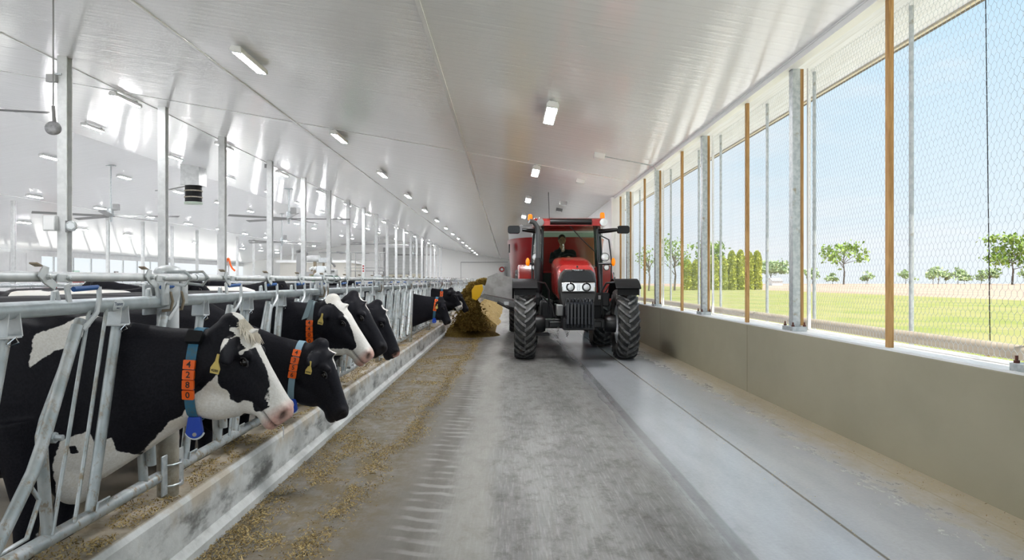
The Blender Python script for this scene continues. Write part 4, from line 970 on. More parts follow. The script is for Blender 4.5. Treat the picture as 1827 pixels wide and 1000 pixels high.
# cab
def bar(name, pts, r, m, par=tr, n=8): return MB().tube(pts, r, n).build(name, M[m], par, smooth=50)
F0, F1 = .98, 2.35
for sx in (-1, 1):
    bar('front_pillar', [(sx*.60, F0 - .08, 1.05), (sx*.575, F0 - .02, 1.8), (sx*.56, F0 + .06, 2.62)], .032, 'black_gloss')
    bar('middle_pillar', [(sx*.74, 1.72, 1.1), (sx*.74, 1.76, 2.0), (sx*.70, 1.78, 2.62)], .03, 'black_gloss')
    bar('rear_pillar', [(sx*.72, F1, 1.6), (sx*.68, F1, 2.62)], .04, 'black_gloss')
    MB().loft([[(sx*.605, F0 - .05, 1.15), (sx*.74, 1.70, 1.15), (sx*.74, 1.74, 2.0), (sx*.69, 1.76, 2.60), (sx*.575, F0 + .08, 2.60)], [(sx*.613, F0 - .05, 1.15), (sx*.748, 1.70, 1.15), (sx*.748, 1.74, 2.0), (sx*.698, 1.76, 2.60), (sx*.583, F0 + .08, 2.60)]]).build('door_glass', M['pane'], tr, smooth=0)
    MB().loft([[(sx*.74, 1.80, 1.6), (sx*.72, 2.3, 1.7), (sx*.68, 2.3, 2.58), (sx*.70, 1.82, 2.58)], [(sx*.748, 1.80, 1.6), (sx*.728, 2.3, 1.7), (sx*.688, 2.3, 2.58), (sx*.708, 1.82, 2.58)]]).build('quarter_glass', M['pane'], tr, smooth=0)
    MB().box(sx*.66 - .05, sx*.66 + .05, .95, 1.75, .98, 1.16).build('door_sill', M['black'], tr, bevel=.02)
wsx = []
for hw, y, z in ((.585,F0-.05,1.15),(.57,F0-.01,1.8),(.55,F0+.07,2.58)): wsx.append([(hw*q, y - .07*(1-q*q), z) for q in (-1,-.6,-.2,.2,.6,1)] + [(hw*q, y - .07*(1-q*q) + .006, z) for q in (1,.6,.2,-.2,-.6,-1)])
MB().loft(wsx).build('windshield', M['pane'], tr, smooth=40)
MB().box(-.64, .64, F1, F1 + .006, 1.7, 2.56).build('rear_window', M['pane'], tr, smooth=0)
MB().box(-.66, .66, 1.0, 2.4, .96, 1.05).build('cab_floor', M['black_matte'], tr)
MB().box(-.64, .64, F1 - .02, F1 + .04, 1.0, 1.66).build('cab_rear_panel', M['black_matte'], tr)
# dash and wheel
MB().prism([(1.02,1.05),(1.38,1.05),(1.40,1.75),(1.28,1.90),(1.05,1.88)], lambda u, v, h: (h, u, v), -.17, .17).build('dashboard', M['dash'] if 'dash' in M else M['mid_grey'], tr, bevel=.04)
st = MB().tube([(.21*math.cos(2*PI*i/24), 1.46 + .17*math.sin(2*PI*i/24), 1.93 + .12*math.sin(2*PI*i/24)) for i in range(25)], .016, 8).build('steering_wheel', M['black'], tr)
MB().tube([(0,1.36,1.80),(0,1.46,1.93)], .03, 8).build('steering_column', M['black'], st)
MB().box(-.25, .25, 1.78, 2.25, 1.42, 1.55).box(-.05,.05,1.9,2.1,1.05,1.42).build('seat', M['black_matte'], tr, bevel=.04)
MB().prism(rrect(-.25,.25,1.55,2.18,.1), lambda u, v, h: (u, h + (v-1.5)*.12, v), 2.16, 2.26).build('seat_back', M['black_matte'], tr, bevel=.03)
bar('wiper', [(-.02, F0 - .02, 2.62), (.22, F0 - .10, 2.34), (.50, F0 - .06, 2.08)], .011, 'black')
# roof
mb = MB().loft([[(u, y, v) for u, v in rrect(-w, w, 2.60, z1, r_, 4)] for y, w, z1, r_ in ((.80,.66,2.70,.03),(.90,.735,2.76,.05),(1.6,.76,2.82,.06),(2.3,.74,2.80,.06),(2.46,.68,2.74,.05))])
mb.build('roof', M['red'], tr, smooth=45)
MB().tube([(-.42,.80,2.68),(.42,.80,2.68)], .062, 14).build('roof_visor', M['black'], tr, smooth=50)
for sx in (-1, 1):
    MB().lathe([(.001,0),(.045,0),(.05,.02),(.048,.10),(.035,.125),(.001,.13)], (sx*.69 - (.12 if sx < 0 else 0), 1.2, 2.775 if sx > 0 else 2.74), (0,0,1), 14).build('beacon', M['beacon'], tr, smooth=50)
    MB().lathe([(.001,-.03),(.07,-.02),(.08,.01),(.072,.02),(.001,.024)], (sx*.60 + (.06 if sx > 0 else -.02), .78, 2.665), (0,-1,0), 18).build('roof_lamp', M['lamp_glass'] if sx > 0 else M['mid_grey'], tr, smooth=40)
    # mirror on its arm
    ar = MB().tube([(sx*.60, F0 + .1, 2.50), (sx*.85, F0 + .02, 2.52), (sx*.98, F0, 2.53)], [.05,.045,.035], 10).build('mirror_arm', M['black'], tr, smooth=50)
    MB().prism(rrect(-.125,.125,-.08,.08,.045), lambda u, v, h: (sx*1.09 - (.06 if sx < 0 else 0) + u, F0 + h, 2.53 + v), -.05, .06).build('mirror', M['black_gloss'], ar, smooth=40, bevel=.012)
    # lamp bar: two work lamps and an indicator on a bracket
    zc = 2.03
    br = MB().tube([(sx*.58, F0 - .05, 1.83), (sx*.83, F0 - .12, 1.83)], .022, 8).build('lamp_bar', M['black'], tr)
    for zz, rr, dx in ((1.965,.088,.0), (1.755,.062,.03)):
        xx = sx*.70 + dx*sx
        MB().lathe([(.001,.09),(rr*.8,.08),(rr,.02),(rr,-.005),(rr*.9,-.012)], (xx, F0 - .12, zz), (0,1,0), 18).build('lamp_shell', M['black'], br, smooth=40)
        MB().lathe([(rr*.9,.0),(rr*.7,.01),(rr*.35,.006),(.001,.014)], (xx, F0 - .12, zz), (0,-1,0), 18).build('work_lamp_lens', M['lamp_glass'], br, smooth=40)
    MB().ell((sx*.87, F0 - .12, 1.865), (.042,.035,.085)).build('indicator', M['beacon'], br, smooth=50)
    bar('hand_rail', [(sx*.60, F0 - .02, 2.42), (sx*.78, F0 - .1, 2.32), (sx*.83, F0 - .12, 1.9), (sx*.83, F0 - .1, 1.45), (sx*.70, F0 - .05, 1.22), (sx*.60, F0 - .04, 1.18)] if sx > 0 else [(sx*.60, F0, 1.3), (sx*.62, F0 - .05, 1.7)], .014, 'black')
# exhaust stack
bar('exhaust_pipe', [(-.66, .80, 1.15), (-.66, .80, 2.45), (-.68, .79, 2.58), (-.74, .77, 2.66), (-.84, .74, 2.69)], .052, 'exhaust', n=14)
MB().lathe([(.075,0),(.085,.05),(.085,.62),(.06,.70)], (-.66, .80, 1.25), (0,0,1), 16).build('exhaust_muffler', M['black'], tr, smooth=50)
bar('antenna', [(-.42, 1.0, 2.72), (-.44, 1.0, 3.30)], .006, 'black', n=5)
bar('air_pipe', [(-.62, .55, 1.2), (-.42, .0, 1.0), (-.40, -.2, .8)], .02, 'black')
MB().box(.36, .72, .35, .75, .98, 1.25).build('battery_box', M['black'], tr, bevel=.02)
MB().box(.50, .56, .343, .352, 1.12, 1.20).build('battery_label', M['paper'], tr)
MB().box(-.72, -.45, .45, .8, .40, .44).box(-.72,-.45,.45,.8,.68,.72).build('step', M['black'], tr)

# driver
dr_ = MB(); Z_ = Vector((0,0,1)); X_ = Vector((1,0,0)); Y_ = Vector((0,1,0))
bx, by = -.10, 1.92
for rings in ([(0,.0,.20,.13,1.56),(0,.0,.19,.13,1.72),(0,-.02,.20,.125,1.90),(0,-.05,.215,.115,2.06),(0,-.06,.17,.09,2.14),(0,-.06,.07,.06,2.18),(0,-.07,.055,.055,2.24)],):
    dr_.loft([srect(Vector((bx + a_, by + b_, z)), X_, Y_, w, d, 16, 2.2) for a_, b_, w, d, z in rings])
dr_.tube([(bx+.19,by-.05,2.07),(bx+.26,by-.12,1.90),(bx+.24,by-.28,1.82),(bx+.16,by-.40,1.93)], [.065,.055,.048,.035], 10)
dr_.tube([(bx-.19,by-.05,2.07),(bx-.24,by-.18,1.90),(bx-.10,by-.34,1.95),(bx+.0,by-.30,2.10)], [.065,.055,.048,.035], 10)
for sx in (-1, 1): dr_.tube([(bx+sx*.1,by-.02,1.60),(bx+sx*.14,by-.40,1.60),(bx+sx*.15,by-.46,1.35),(bx+sx*.15,by-.48,1.10)], [.10,.085,.06,.05], 10)
body_m = M['cloth_dark']
def fused(mb, vox, mats, name, par=None, it=5):
    o = mb.build('shell', mats, smooth=0); q = o.modifiers.new('r', 'REMESH'); q.mode = 'VOXEL'; q.voxel_size = vox
    q = o.modifiers.new('s', 'SMOOTH'); q.iterations = it; q.factor = .5
    me = bpy.data.meshes.new_from_object(o.evaluated_get(bpy.context.evaluated_depsgraph_get())); bpy.data.objects.remove(o)
    me.polygons.foreach_set('use_smooth', [True]*len(me.polygons)); me.name = name
    o = bpy.data.objects.new(name, me); C.objects.link(o)
    if par: o.parent = par
    return o
hx, hy, hz = bx + .0, by - .10, 2.36
hm = MB().ell((hx, hy, hz), (.076,.095,.115), None, 18, 12)
hm.ell((hx, hy - .05, hz - .05), (.055,.05,.06)).ell((hx, hy - .098, hz - .01), (.014,.022,.024))
hm.tube([(hx, hy + .02, hz - .06), (hx, hy + .03, 2.16)], .05, 12)
for sx in (-1, 1): hm.ell((hx + sx*.078, hy + .01, hz - .005), (.012,.02,.032))
def hand(mb, p, d, u):
    p = Vector(p); d = Vector(d).normalized(); u = Vector(u).normalized(); s_ = d.cross(u)
    R = Matrix((s_, d, u)).transposed(); mb.ell(p, (.042,.05,.02), R)
    for i, L in enumerate((.065,.075,.07,.055)):
        q = p + s_*(-.03 + .02*i) + d*.035; mb.tube([q, q + d*L*.5 + u*.005, q + d*L*.75 - u*.025, q + d*L*.7 - u*.045], [.0095,.009,.0085,.007], 7)
    q = p - s_*.04; mb.tube([q, q - s_*.02 + d*.03 - u*.01, q - s_*.015 + d*.06 - u*.02], [.011,.010,.008], 7)
hand(hm, (bx+.13,by-.44,1.97), (-.3,-.8,.3), (0,-.3,1)); hand(hm, (bx+.01,by-.27,2.15), (.1,.3,1), (0,-1,.3))
# torso and head fuse into one figure
person = fused(join(dr_, hm, 1), .011, [M['cloth_dark'], M['skin']], 'person', None, 4)
me = person.data; me.materials.clear()
pm = mat('driver_surface', (.02,.02,.02), .9, 0, .1); t = NT(pm); at_ = t.node('ShaderNodeAttribute'); at_.attribute_name = 'skin'; t.col(t.mix(at_.outputs['Fac'], (.016,.017,.02), (.34,.18,.12))); me.materials.append(pm)
Vp = np.empty(len(me.vertices)*3); me.vertices.foreach_get('co', Vp); Vp = Vp.reshape(-1, 3)
def near(c_, r_): return (np.linalg.norm(Vp - np.array(c_), axis=1) < r_)
sk = (near((hx, hy-.01, hz), .165) & (Vp[:,2] > 2.205)) | near((bx+.12,by-.45,1.97), .105) | near((bx+.01,by-.27,2.18), .10)
at_ = me.attributes.new('skin', 'FLOAT', 'POINT'); at_.data.foreach_set('value', sk.astype(np.float32))
person.location = (TX, TY, 0); tag(person, 'person in dark jacket driving the tractor, one hand raised to the chin', 'person')
hr = MB().ell((hx, hy + .018, hz + .032), (.084,.098,.100), None, 18, 12)
hr = hr.build('hair', M['hair'], person, smooth=60)
for sx in (-1, 1): MB().ell((hx + sx*.03, hy - .088, hz + .005), (.011,.008,.007)).build('eye', M['eye'], person, smooth=60)
MB().ell((hx, hy - .097, hz - .058), (.024,.006,.006)).build('mouth', mat('lip', (.35,.12,.10), .5), person, smooth=60)

M['weight'] = mat('weight', (.016,.018,.024), .14); M['exhaust'] = mat('exhaust', (.10,.105,.11), .35, .6); M['beacon'] = mat('beacon', (.95,.24,.004), .25); M['dash'] = mat('dash', (.05,.06,.055), .5)
bc = M['beacon'].node_tree.nodes['Principled BSDF']; bc.inputs['Emission Color'].default_value = (1,.22,.0,1); bc.inputs['Emission Strength'].default_value = .5
# ------------------------------------------------------------------ feed mixer wagon behind the tractor
MX, MY = 1.30, 20.4
mw_ = thing('feed_mixer_wagon', 'red feed mixer wagon towed behind the tractor, steel chute on its side', 'mixer wagon', (MX, MY, 0))
def oval(hw, hl, z, e=3.2, n=48): return [(math.copysign(abs(math.cos(2*PI*i/n))**(2/e), math.cos(2*PI*i/n))*hw, math.copysign(abs(math.sin(2*PI*i/n))**(2/e), math.sin(2*PI*i/n))*hl, z) for i in range(n)]
MB().loft([oval(1.06,2.2,.72), oval(1.12,2.25,.80), oval(1.28,2.45,2.50), oval(1.30,2.47,2.56), oval(1.26,2.43,2.56), oval(1.10,2.2,.86)], caps=False).loft([oval(1.06,2.2,.72), oval(.4,1.0,.70)]).build('tub', M['red_wagon'], mw_, smooth=40)
MB().loft([oval(1.25,2.42,2.50), oval(1.27,2.44,2.86), oval(1.24,2.41,2.86), oval(1.22,2.38,2.50)], caps=False).build('top_extension', M['grey'], mw_, smooth=40)
MB().box(-1.262,-1.23,-1.75,-1.60,2.20,2.42).build('tub_slot', M['black'], mw_)
MB().box(-.5,.5,-2.3,2.3,.52,.70).box(-.12,.12,-2.9,-2.2,.50,.62).build('chassis', M['black'], mw_, bevel=.01)
for sx in (-1, 1): tyre('wagon_wheel', sx*1.08, .7, .48, .32, .25, 20, mw_)
# stainless discharge chute with conveyor
ch = MB(); cy0, cy1 = -1.85, -.75
pl = [(-1.89,1.227),(-1.80,1.586),(-1.57,1.672),(-1.0,1.50),(-1.0,.98),(-1.88,1.14)]
chute = ch.prism(pl, lambda u, v, h: (u, h, v), cy0, cy0 + .02).build('discharge_chute', M['steel_stain'], mw_, smooth=0, bevel=.004)
MB().prism(pl, lambda u, v, h: (u, h, v), cy1, cy1 + .02).build('chute_back', M['steel_stain'], chute, smooth=0, bevel=.004)
MB().prism([(-1.92,1.14),(-1.90,1.03),(-.95,.74),(-.95,.92)], lambda u, v, h: (u, h, v), cy0 - .02, cy1 + .04).build('conveyor', M['steel_dark'], chute, smooth=0, bevel=.004)
MB().tube([(-1.55,cy0-.02,.93),(-1.2,cy0-.03,.76),(-.9,cy0-.02,.60)], .035, 8).build('chute_strut', M['black'], chute)
MB().box(-1.38,-1.26,cy0-.045,cy0-.03,.86,.95).build('chute_label', M['paper'], chute)
pl = [(-2.13,1.36),(-1.93,1.39),(-1.91,1.26),(-1.99,1.08),(-2.09,.98),(-2.20,1.03),(-2.21,1.24)]
MB().loft([[(u, cy0 - .10 + d + .35*(u+1.92)**2*4, v) for u, v in pl] for d in (0, .03)]).build('deflector', M['yellow'], chute, smooth=50, bevel=.006)
MB().box(-2.0, -1.85, cy0 - .05, cy0 + .1, 1.05, 1.12).build('deflector_hinge', M['steel_dark'], chute)
# ------------------------------------------------------------------ feed
def vnoise(x, y, seed=0, octv=4):
    """value noise on arrays"""
    out = np.zeros_like(x); amp = 1.; tot = 0
    for o in range(octv):
        rs = np.random.default_rng(seed + o); g = rs.random((257, 257))
        xi = np.floor(x).astype(int); yi = np.floor(y).astype(int); fx = x - xi; fy = y - yi; fx = fx*fx*(3-2*fx); fy = fy*fy*(3-2*fy)
        a = g[xi % 256, yi % 256]; b = g[(xi+1) % 256, yi % 256]; c = g[xi % 256, (yi+1) % 256]; d = g[(xi+1) % 256, (yi+1) % 256]
        out += amp*((a*(1-fx)+b*fx)*(1-fy) + (c*(1-fx)+d*fx)*fy); tot += amp; amp *= .55; x = x*2.03 + 17; y = y*2.03 + 5
    return out / tot
def feed_mat(key, c1, c2, c3, sc=40):
    m = mat(key, c1, .95, 0, .08); t = NT(m); P = t.obj(); n = t.noise(t.scale(P, (1,1,1.6)), sc, 4, .75); n2 = t.noise(P, 5, 4)
    c = t.mix(t.ramp(n, .40, .60), c1, c2); t.col(t.mix(t.math('MULTIPLY', t.ramp(n2, .5, .75), .6), c, c3)); t.bump(n, .6, .02); M[key] = m; return m
feed_mat('fresh_feed', (.25,.165,.040), (.11,.07,.017), (.34,.235,.06))
feed_mat('old_feed', (.42,.31,.14), (.25,.17,.07), (.52,.41,.21), 30)
def grid(xs, ys, hf, name, m, label, cat):
    X, Y = np.meshgrid(xs, ys); Z = hf(X, Y); nx = len(xs); mb = MB()
    mb.v = list(zip(X.ravel().tolist(), Y.ravel().tolist(), Z.ravel().tolist()))
    mb.f = [(j*nx+i, j*nx+i+1, (j+1)*nx+i+1, (j+1)*nx+i) for j in range(len(ys)-1) for i in range(nx-1)]; mb.m = [0]*len(mb.f)
    return tag(mb.build(name, m, smooth=80, fix=False), label, cat, None, 'stuff')
def h_fresh(X, Y):
    n = vnoise(X*4 + 40, Y*4 + 9, 3, 5); r = np.hypot((X + 1.0)/.82, (Y - 19.8)/.9)
    h = .36*np.clip(1 - r, 0, 1)**.85 * (.55 + .9*n) - .012
    far = np.clip((Y - 19.6)/.6, 0, 1) * np.clip(1 - np.abs(X + 1.08)/.74, 0, 1)**.8 * .46 * (.5 + n)
    e = np.clip((X + 1.715)/.05, 0, 1)
    return np.maximum(h, far - .01) * np.where(X < -1.66, .9, 1)
grid(np.arange(-1.70, .22, .03), np.arange(18.5, 24.2, .035), h_fresh, 'fresh_feed', M['fresh_feed'], 'dark brown fresh feed heaped below the chute against the curb', 'feed')
def h_old(X, Y):
    n = vnoise(X*3 + 70, Y*3 + 31, 8, 5); w = .62 + .16*vnoise(Y*.5, Y*0 + 3, 11, 2)
    c = np.clip(1 - np.abs(X + .98)/w, 0, 1)**.75 * .56 * (.55 + .8*n) - .012
    return c * np.clip((Y - 24.0)/.9, 0, 1)
grid(np.arange(-1.70, .1, .045), np.concatenate([np.arange(24.0, 45, .09), np.arange(45, 104, .5)]), h_old, 'feed_windrow', M['old_feed'], 'long pale windrow of feed lying along the curb beyond the chute', 'feed')
# feed tumbling off the chute: chunky core and loose crumbs
def crumb(mb, c, r, rg):
    R = Matrix.Rotation(rg.uniform(0, 6.3), 3, Vector((rg.uniform(-1,1), rg.uniform(-1,1), rg.uniform(-1,1)+.01)).normalized())
    v = [Vector(c) + R @ (Vector(q) * r * rg.uniform(.6, 1.4)) for q in ((1.6,0,-.3),(-.5,.8,-.4),(-.6,-.8,-.2),(0,0,.9))]
    mb.add(v, [(0,1,2),(0,3,1),(1,3,2),(2,3,0)])
rg = random.Random(12); mb = MB()
for i in range(15000):
    f = rg.random()**.8; z = 1.42 - 1.22*f
    cx = -.86 - .12*min(1, f*1.5) ; w = .05 + .30*f**1.3
    x = cx + rg.gauss(0, 1)*w*.62 - (.16*math.exp(-((z-1.15)/.25)**2)); y = 19.15 + rg.uniform(-.35,.40) + rg.gauss(0,.08 + .15*f)
    crumb(mb, (x, y, z + rg.uniform(-.03,.03)), rg.choice((.008,.012,.016,.022,.032)), rg)
for i in range(2600):   # the load riding over the lip
    x = rg.uniform(-.95, -.50); y = 19.10 + rg.uniform(-.22, .45); z = 1.42 + .06*math.exp(-((x+.62)/.16)**2) + rg.uniform(-.06, .04) - 1.5*max(0, -.78 - x)
    crumb(mb, (x, y, z), rg.choice((.02,.03,.04,.05)), rg)
tag(mb.build('falling_feed', M['fresh_feed'], smooth=0, fix=False), 'brown feed pouring off the chute in a loose curtain', 'feed', None, 'stuff')
# chopped feed left lying in front of the curb, small flakes in drifts
def flakes(P, L, Wd, tilt=.5, seed=5):
    """P: (n,3) centres; L, Wd lengths and widths"""
    r = np.random.default_rng(seed); n = len(P); a = r.uniform(0, 2*PI, n); b = r.normal(0, tilt, n); rl = r.normal(0, tilt, n)
    d = np.c_[np.cos(a)*np.cos(b), np.sin(a)*np.cos(b), np.sin(b)]; s_ = np.c_[-np.sin(a)*np.cos(rl), np.cos(a)*np.cos(rl), np.sin(rl)]
    up = np.cross(d, s_); L = L[:, None]; Wd = Wd[:, None]
    q = [P - d*L - s_*Wd, P - d*L + s_*Wd, P + s_*Wd*1.1 + up*L*.25, P + d*L + s_*Wd*.5, P + d*L - s_*Wd*.5, P - s_*Wd*1.1 + up*L*.25]
    V = np.stack(q, 1).reshape(-1, 3); V[:, 2] = np.maximum(V[:, 2], P[:, 2].repeat(6) - .004)
    i = (np.arange(n)*6)[:, None]
    F = np.concatenate([i + np.array([[0,5,2,1]]), i + np.array([[5,4,3,2]])]).tolist()
    mb = MB(); mb.v = V.tolist(); mb.f = [tuple(f) for f in F]; mb.m = [0]*len(F); return mb
m = mat('litter', (.35,.26,.12), .9, 0, .1); t = NT(m); P = t.pos(); wn_ = t.node('ShaderNodeTexWhiteNoise'); t.set(wn_.inputs['Vector'], t.node('ShaderNodeVectorMath', operation='SNAP') if 0 else P)
isl = t.node('ShaderNodeNewGeometry').outputs['Random Per Island']
t.col(t.mix(t.ramp(isl, .25, .9), t.mix(t.ramp(isl, .0, .35), (.11,.075,.03), (.30,.21,.085)), (.54,.42,.20)))
r = NR; n = 190000
x = r.uniform(-1.665, .05, n); y = 2.3 + 17.0*r.random(n)**1.55
edge = -.96 + .30*np.clip((y-4)/11, 0, 1) + .22*(vnoise(y*1.3, y*0+2, 21, 3) - .5)
den = vnoise(x*3.2 + 9, y*2.0 + 3, 31, 5); d2 = vnoise(x*1.1 + 40, y*.8 + 30, 35, 3)
prob = np.clip((den - .44)*7, 0.015, 1) * np.clip((d2 - .28)*3.2, .12, 1) * np.clip((edge + .02 - x)/.10, .0, 1)
ridge = np.exp(-((x - edge + .10)/.085)**2) * np.clip((vnoise(x*7, y*5, 51, 3) - .26)*5, 0, 1)
ridge2 = np.exp(-((x + 1.62)/.05)**2)*.25
keep = r.random(n) < np.clip(np.maximum(prob*.9, np.maximum(ridge, ridge2)), 0, 1)
sel = np.c_[x, y, .004 + .010*r.random(n) + .016*np.clip(ridge,0,1)*r.random(n)][keep]
k_ = len(sel); L_ = np.clip(.005 + .010*r.random(k_)**2.2 + .016*(r.random(k_) < .05), .003, .034)
tag(flakes(sel, L_, .0012 + .0022*r.random(k_)).build('feed_litter', m, smooth=0, fix=False), 'chopped feed scattered in drifts on the floor along the curb', 'feed', None, 'stuff')
n = 16000; x = r.uniform(-1.97, -1.735, n); y = 2.0 + 16*r.random(n)**1.6; keep = vnoise(x*9, y*4, 61, 4) > .47
sel = np.c_[x, y, CURB + .003 + .008*r.random(n)][keep]; k_ = len(sel)
tag(flakes(sel, .005 + .009*r.random(k_)**2, .0014 + .002*r.random(k_), seed=6).build('curb_chaff', m, smooth=0, fix=False), 'crumbs of feed lying on the flat curb top under the rails', 'feed', None, 'stuff')
n = 1500; x = XW - .02 - np.abs(r.normal(0, .16, n)); x = np.where(r.random(n) < .35, 2.05 + r.normal(0, .06, n), x); y = 3 + 15*r.random(n)
sel = np.c_[x, y, np.full(n, .004)]
tag(flakes(sel, .003 + .006*r.random(n)**2, .001 + .0012*r.random(n), seed=8).build('wall_chaff', m, smooth=0, fix=False), 'thin sprinkle of chaff on the floor beside the low wall', 'feed', None, 'stuff')

# ------------------------------------------------------------------ beyond the netting: hedge, trees, a white shed
def leaf_mat(key, c1, c2):
    m = mat(key, c1, .7, 0, .2); t = NT(m); isl = t.node('ShaderNodeNewGeometry').outputs['Random Per Island']; t.col(t.mix(isl, c1, c2)); M[key] = m
    t.b.inputs['Transmission Weight'].default_value = 0; return m
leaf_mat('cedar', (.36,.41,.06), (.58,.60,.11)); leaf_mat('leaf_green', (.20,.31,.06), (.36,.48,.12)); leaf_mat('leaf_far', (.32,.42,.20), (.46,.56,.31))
mottled('bark', (.22,.18,.14), (.14,.11,.085), 8, .9)
def leaves(P, s_, seed):
    r = np.random.default_rng(seed); n = len(P); d = r.normal(0, 1, (n, 3)); d /= np.linalg.norm(d, axis=1)[:, None]; e = np.cross(d, r.normal(0, 1, (n, 3))); e /= np.linalg.norm(e, axis=1)[:, None]
    s_ = (s_ * r.uniform(.6, 1.4, n))[:, None]; nn = np.cross(d, e)
    V = np.stack([P - d*s_, P - e*s_*.6 + nn*s_*.2, P + d*s_, P + e*s_*.6 + nn*s_*.2], 1).reshape(-1, 3)
    mb = MB(); mb.v = V.tolist(); mb.f = [(4*i, 4*i+1, 4*i+2, 4*i+3) for i in range(n)]; mb.m = [0]*n; return mb
GZ = -.2
def cedar(x, y, h, w, label, seed):
    rt = thing('cedar_tree', label, 'tree', (x, y, GZ), 'cedars of the clipped hedge'); r = np.random.default_rng(seed)
    n = 1500; f = r.random(n)**1.1; a = r.uniform(0, 2*PI, n); prof = np.where(f < .65, .92 + .08*np.sin(f*9), np.sqrt(np.clip(1 - ((f-.65)/.35)**2, 0, 1))); rad = w*prof*(.75 + .3*r.random(n))
    P = np.c_[rad*np.cos(a), rad*np.sin(a), f*h + .05]; leaves(P, .22, seed).build('foliage', M['cedar'], rt, smooth=0, fix=False)
    mb = MB().loft([[(w*.8*math.sqrt(max(.02, 1-max(0,(q-.6)/.4)**2))*math.cos(2*PI*j/12), w*.8*math.sqrt(max(.02, 1-max(0,(q-.6)/.4)**2))*math.sin(2*PI*j/12), q*h) for j in range(12)] for q in (0, .2, .4, .6, .8, .95)])
    mb.build('crown', M['cedar'], rt)
    MB().tube([(0,0,0),(0,0,h*.6)], .12, 6).build('trunk', M['bark'], rt)
r = random.Random(3)
for i in range(18):
    X_h = 30.0 + i*.86
    cedar(X_h, 121.5 + i*.35 + (2.5 if i % 2 else 0), 5.0 + 1.4*min(1, max(0, (i-4)/8)) + r.uniform(-.5,.6), .74, 'yellow green cedar of the hedge, %s counting from the barn side' % nth(i), 100 + i)
def tree(x, y, h, cw, label, seed, m='leaf_green', trunk=.5, dens=700, ls=.4, grp='trees on the horizon', cz=.65):
    rt = thing('leafy_tree', label, 'tree', (x, y, GZ), grp); r = np.random.default_rng(seed); mb = MB()
    mb.tube([(0,0,0),(.02*h,0,h*.3),(0,.02*h,h*trunk),(.02*h,0,h*.85)], [h*.022,h*.016,h*.012,h*.004], 6); cs = []
    for i in range(11):
        a = r.uniform(0, 2*PI); z0 = h*r.uniform(trunk*.6, trunk*1.2); L = cw*r.uniform(.35, .95); z1 = min(h*.95, z0 + h*r.uniform(.08, .38)); q = (L*math.cos(a), L*math.sin(a), z1)
        mb.tube([(0,0,z0),(q[0]*.5,q[1]*.5,z0 + (z1-z0)*.65),q], [h*.009,h*.006,h*.002], 5); cs.append(q)
    cs.append((0,0,h*.9)); cs = np.array(cs); mb.build('trunk', M['bark'], rt)
    P = cs[r.integers(0, len(cs), dens)] + r.normal(0, 1, (dens, 3))*np.array((cw*.23, cw*.23, h*.055)); leaves(P, ls, seed).build('foliage', M[m], rt, smooth=0, fix=False)
tree(26.8, 116.5, 8.4, 2.6, 'tall thin young tree in front of the hedge end', 1, dens=420, ls=.22, grp='trees by the hedge')
tree(22.2, 114, 7.3, 1.8, 'spindly tree seen behind the tractor mirror', 2, dens=220, ls=.20, grp='trees by the hedge')
tree(38.3, 138, 8.5, 2.8, 'round leafy tree rising above the middle of the hedge', 3, dens=900, ls=.3, grp='trees by the hedge', trunk=.6)
tree(45.6, 141, 6.4, 1.6, 'small leafy tree at the far end of the hedge', 13, dens=600, ls=.26, grp='trees by the hedge')
tree(124, 268, 15.2, 6.5, 'tree with an open forked crown alone on the field horizon', 4, dens=420, ls=.75, trunk=.55)
tree(182, 262, 17.6, 7.0, 'big leafy tree at the far end of the field horizon', 5, dens=1000, ls=.75, trunk=.5)
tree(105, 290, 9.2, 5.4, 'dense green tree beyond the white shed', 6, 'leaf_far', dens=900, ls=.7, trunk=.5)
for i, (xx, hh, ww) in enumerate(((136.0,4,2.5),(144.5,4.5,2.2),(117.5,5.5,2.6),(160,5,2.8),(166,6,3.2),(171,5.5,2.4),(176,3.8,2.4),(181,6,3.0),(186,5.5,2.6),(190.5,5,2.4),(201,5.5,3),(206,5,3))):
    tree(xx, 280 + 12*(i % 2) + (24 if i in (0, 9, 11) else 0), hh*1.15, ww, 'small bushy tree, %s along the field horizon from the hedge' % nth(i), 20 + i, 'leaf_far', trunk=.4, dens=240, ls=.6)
r = thing('white_shed', 'small white shed with grey roof beyond the hedge', 'shed', (84, 228, GZ))
MB().box(-1.6, 1.6, -2, 2, 0, 1.3).prism([(-2,1.3),(2,1.3),(0,2.2)], lambda u, v, h: (h, u, v), -1.6, 1.6).build('walls', M['white_paint'], r, smooth=0)
MB().prism([(-2.2,1.25),(0,2.25),(2.2,1.25),(2.2,1.4),(0,2.4),(-2.2,1.4)], lambda u, v, h: (h, u, v), -1.75, 1.75).build('roof', M['grey'], r, smooth=0)

# ------------------------------------------------------------------ the rest of the barn
def rail(name, pts, rad, label, cat, grp, m='galv'):
    return simple(name, MB().tube(pts, rad, 8), M[m], label, cat, grp)
def stall_rail(x, z, y0, y1, lab, n, grp='pipe rails in the pen', posts=True, m='galv'):
    rt = thing('pipe_rail', lab, 'rail', (x, y0, 0), grp)
    MB().tube([(0,0,z),(0,y1-y0,z)], .032, 8).build('rail', M[m], rt, smooth=50)
    MB().tube([(0,0,z-.45),(0,y1-y0,z-.45)], .028, 8).build('lower_rail', M[m], rt, smooth=50)
    for i in range(n):
        yy = .4 + (y1-y0-.8)*i/(n-1)
        MB().tube([(0,yy,0),(0,yy,z+.02)], .035, 8).build('post', M[m], rt, smooth=50)
        MB().lathe([(.05,-.03),(.05,.03)], (0,yy,z), (0,1,0), 8).build('clamp', M['galv_pale'], rt)
stall_rail(-8.6, 1.40, 9, 60, 'grey pipe rail with clamped posts in the pen before the columns', 20)
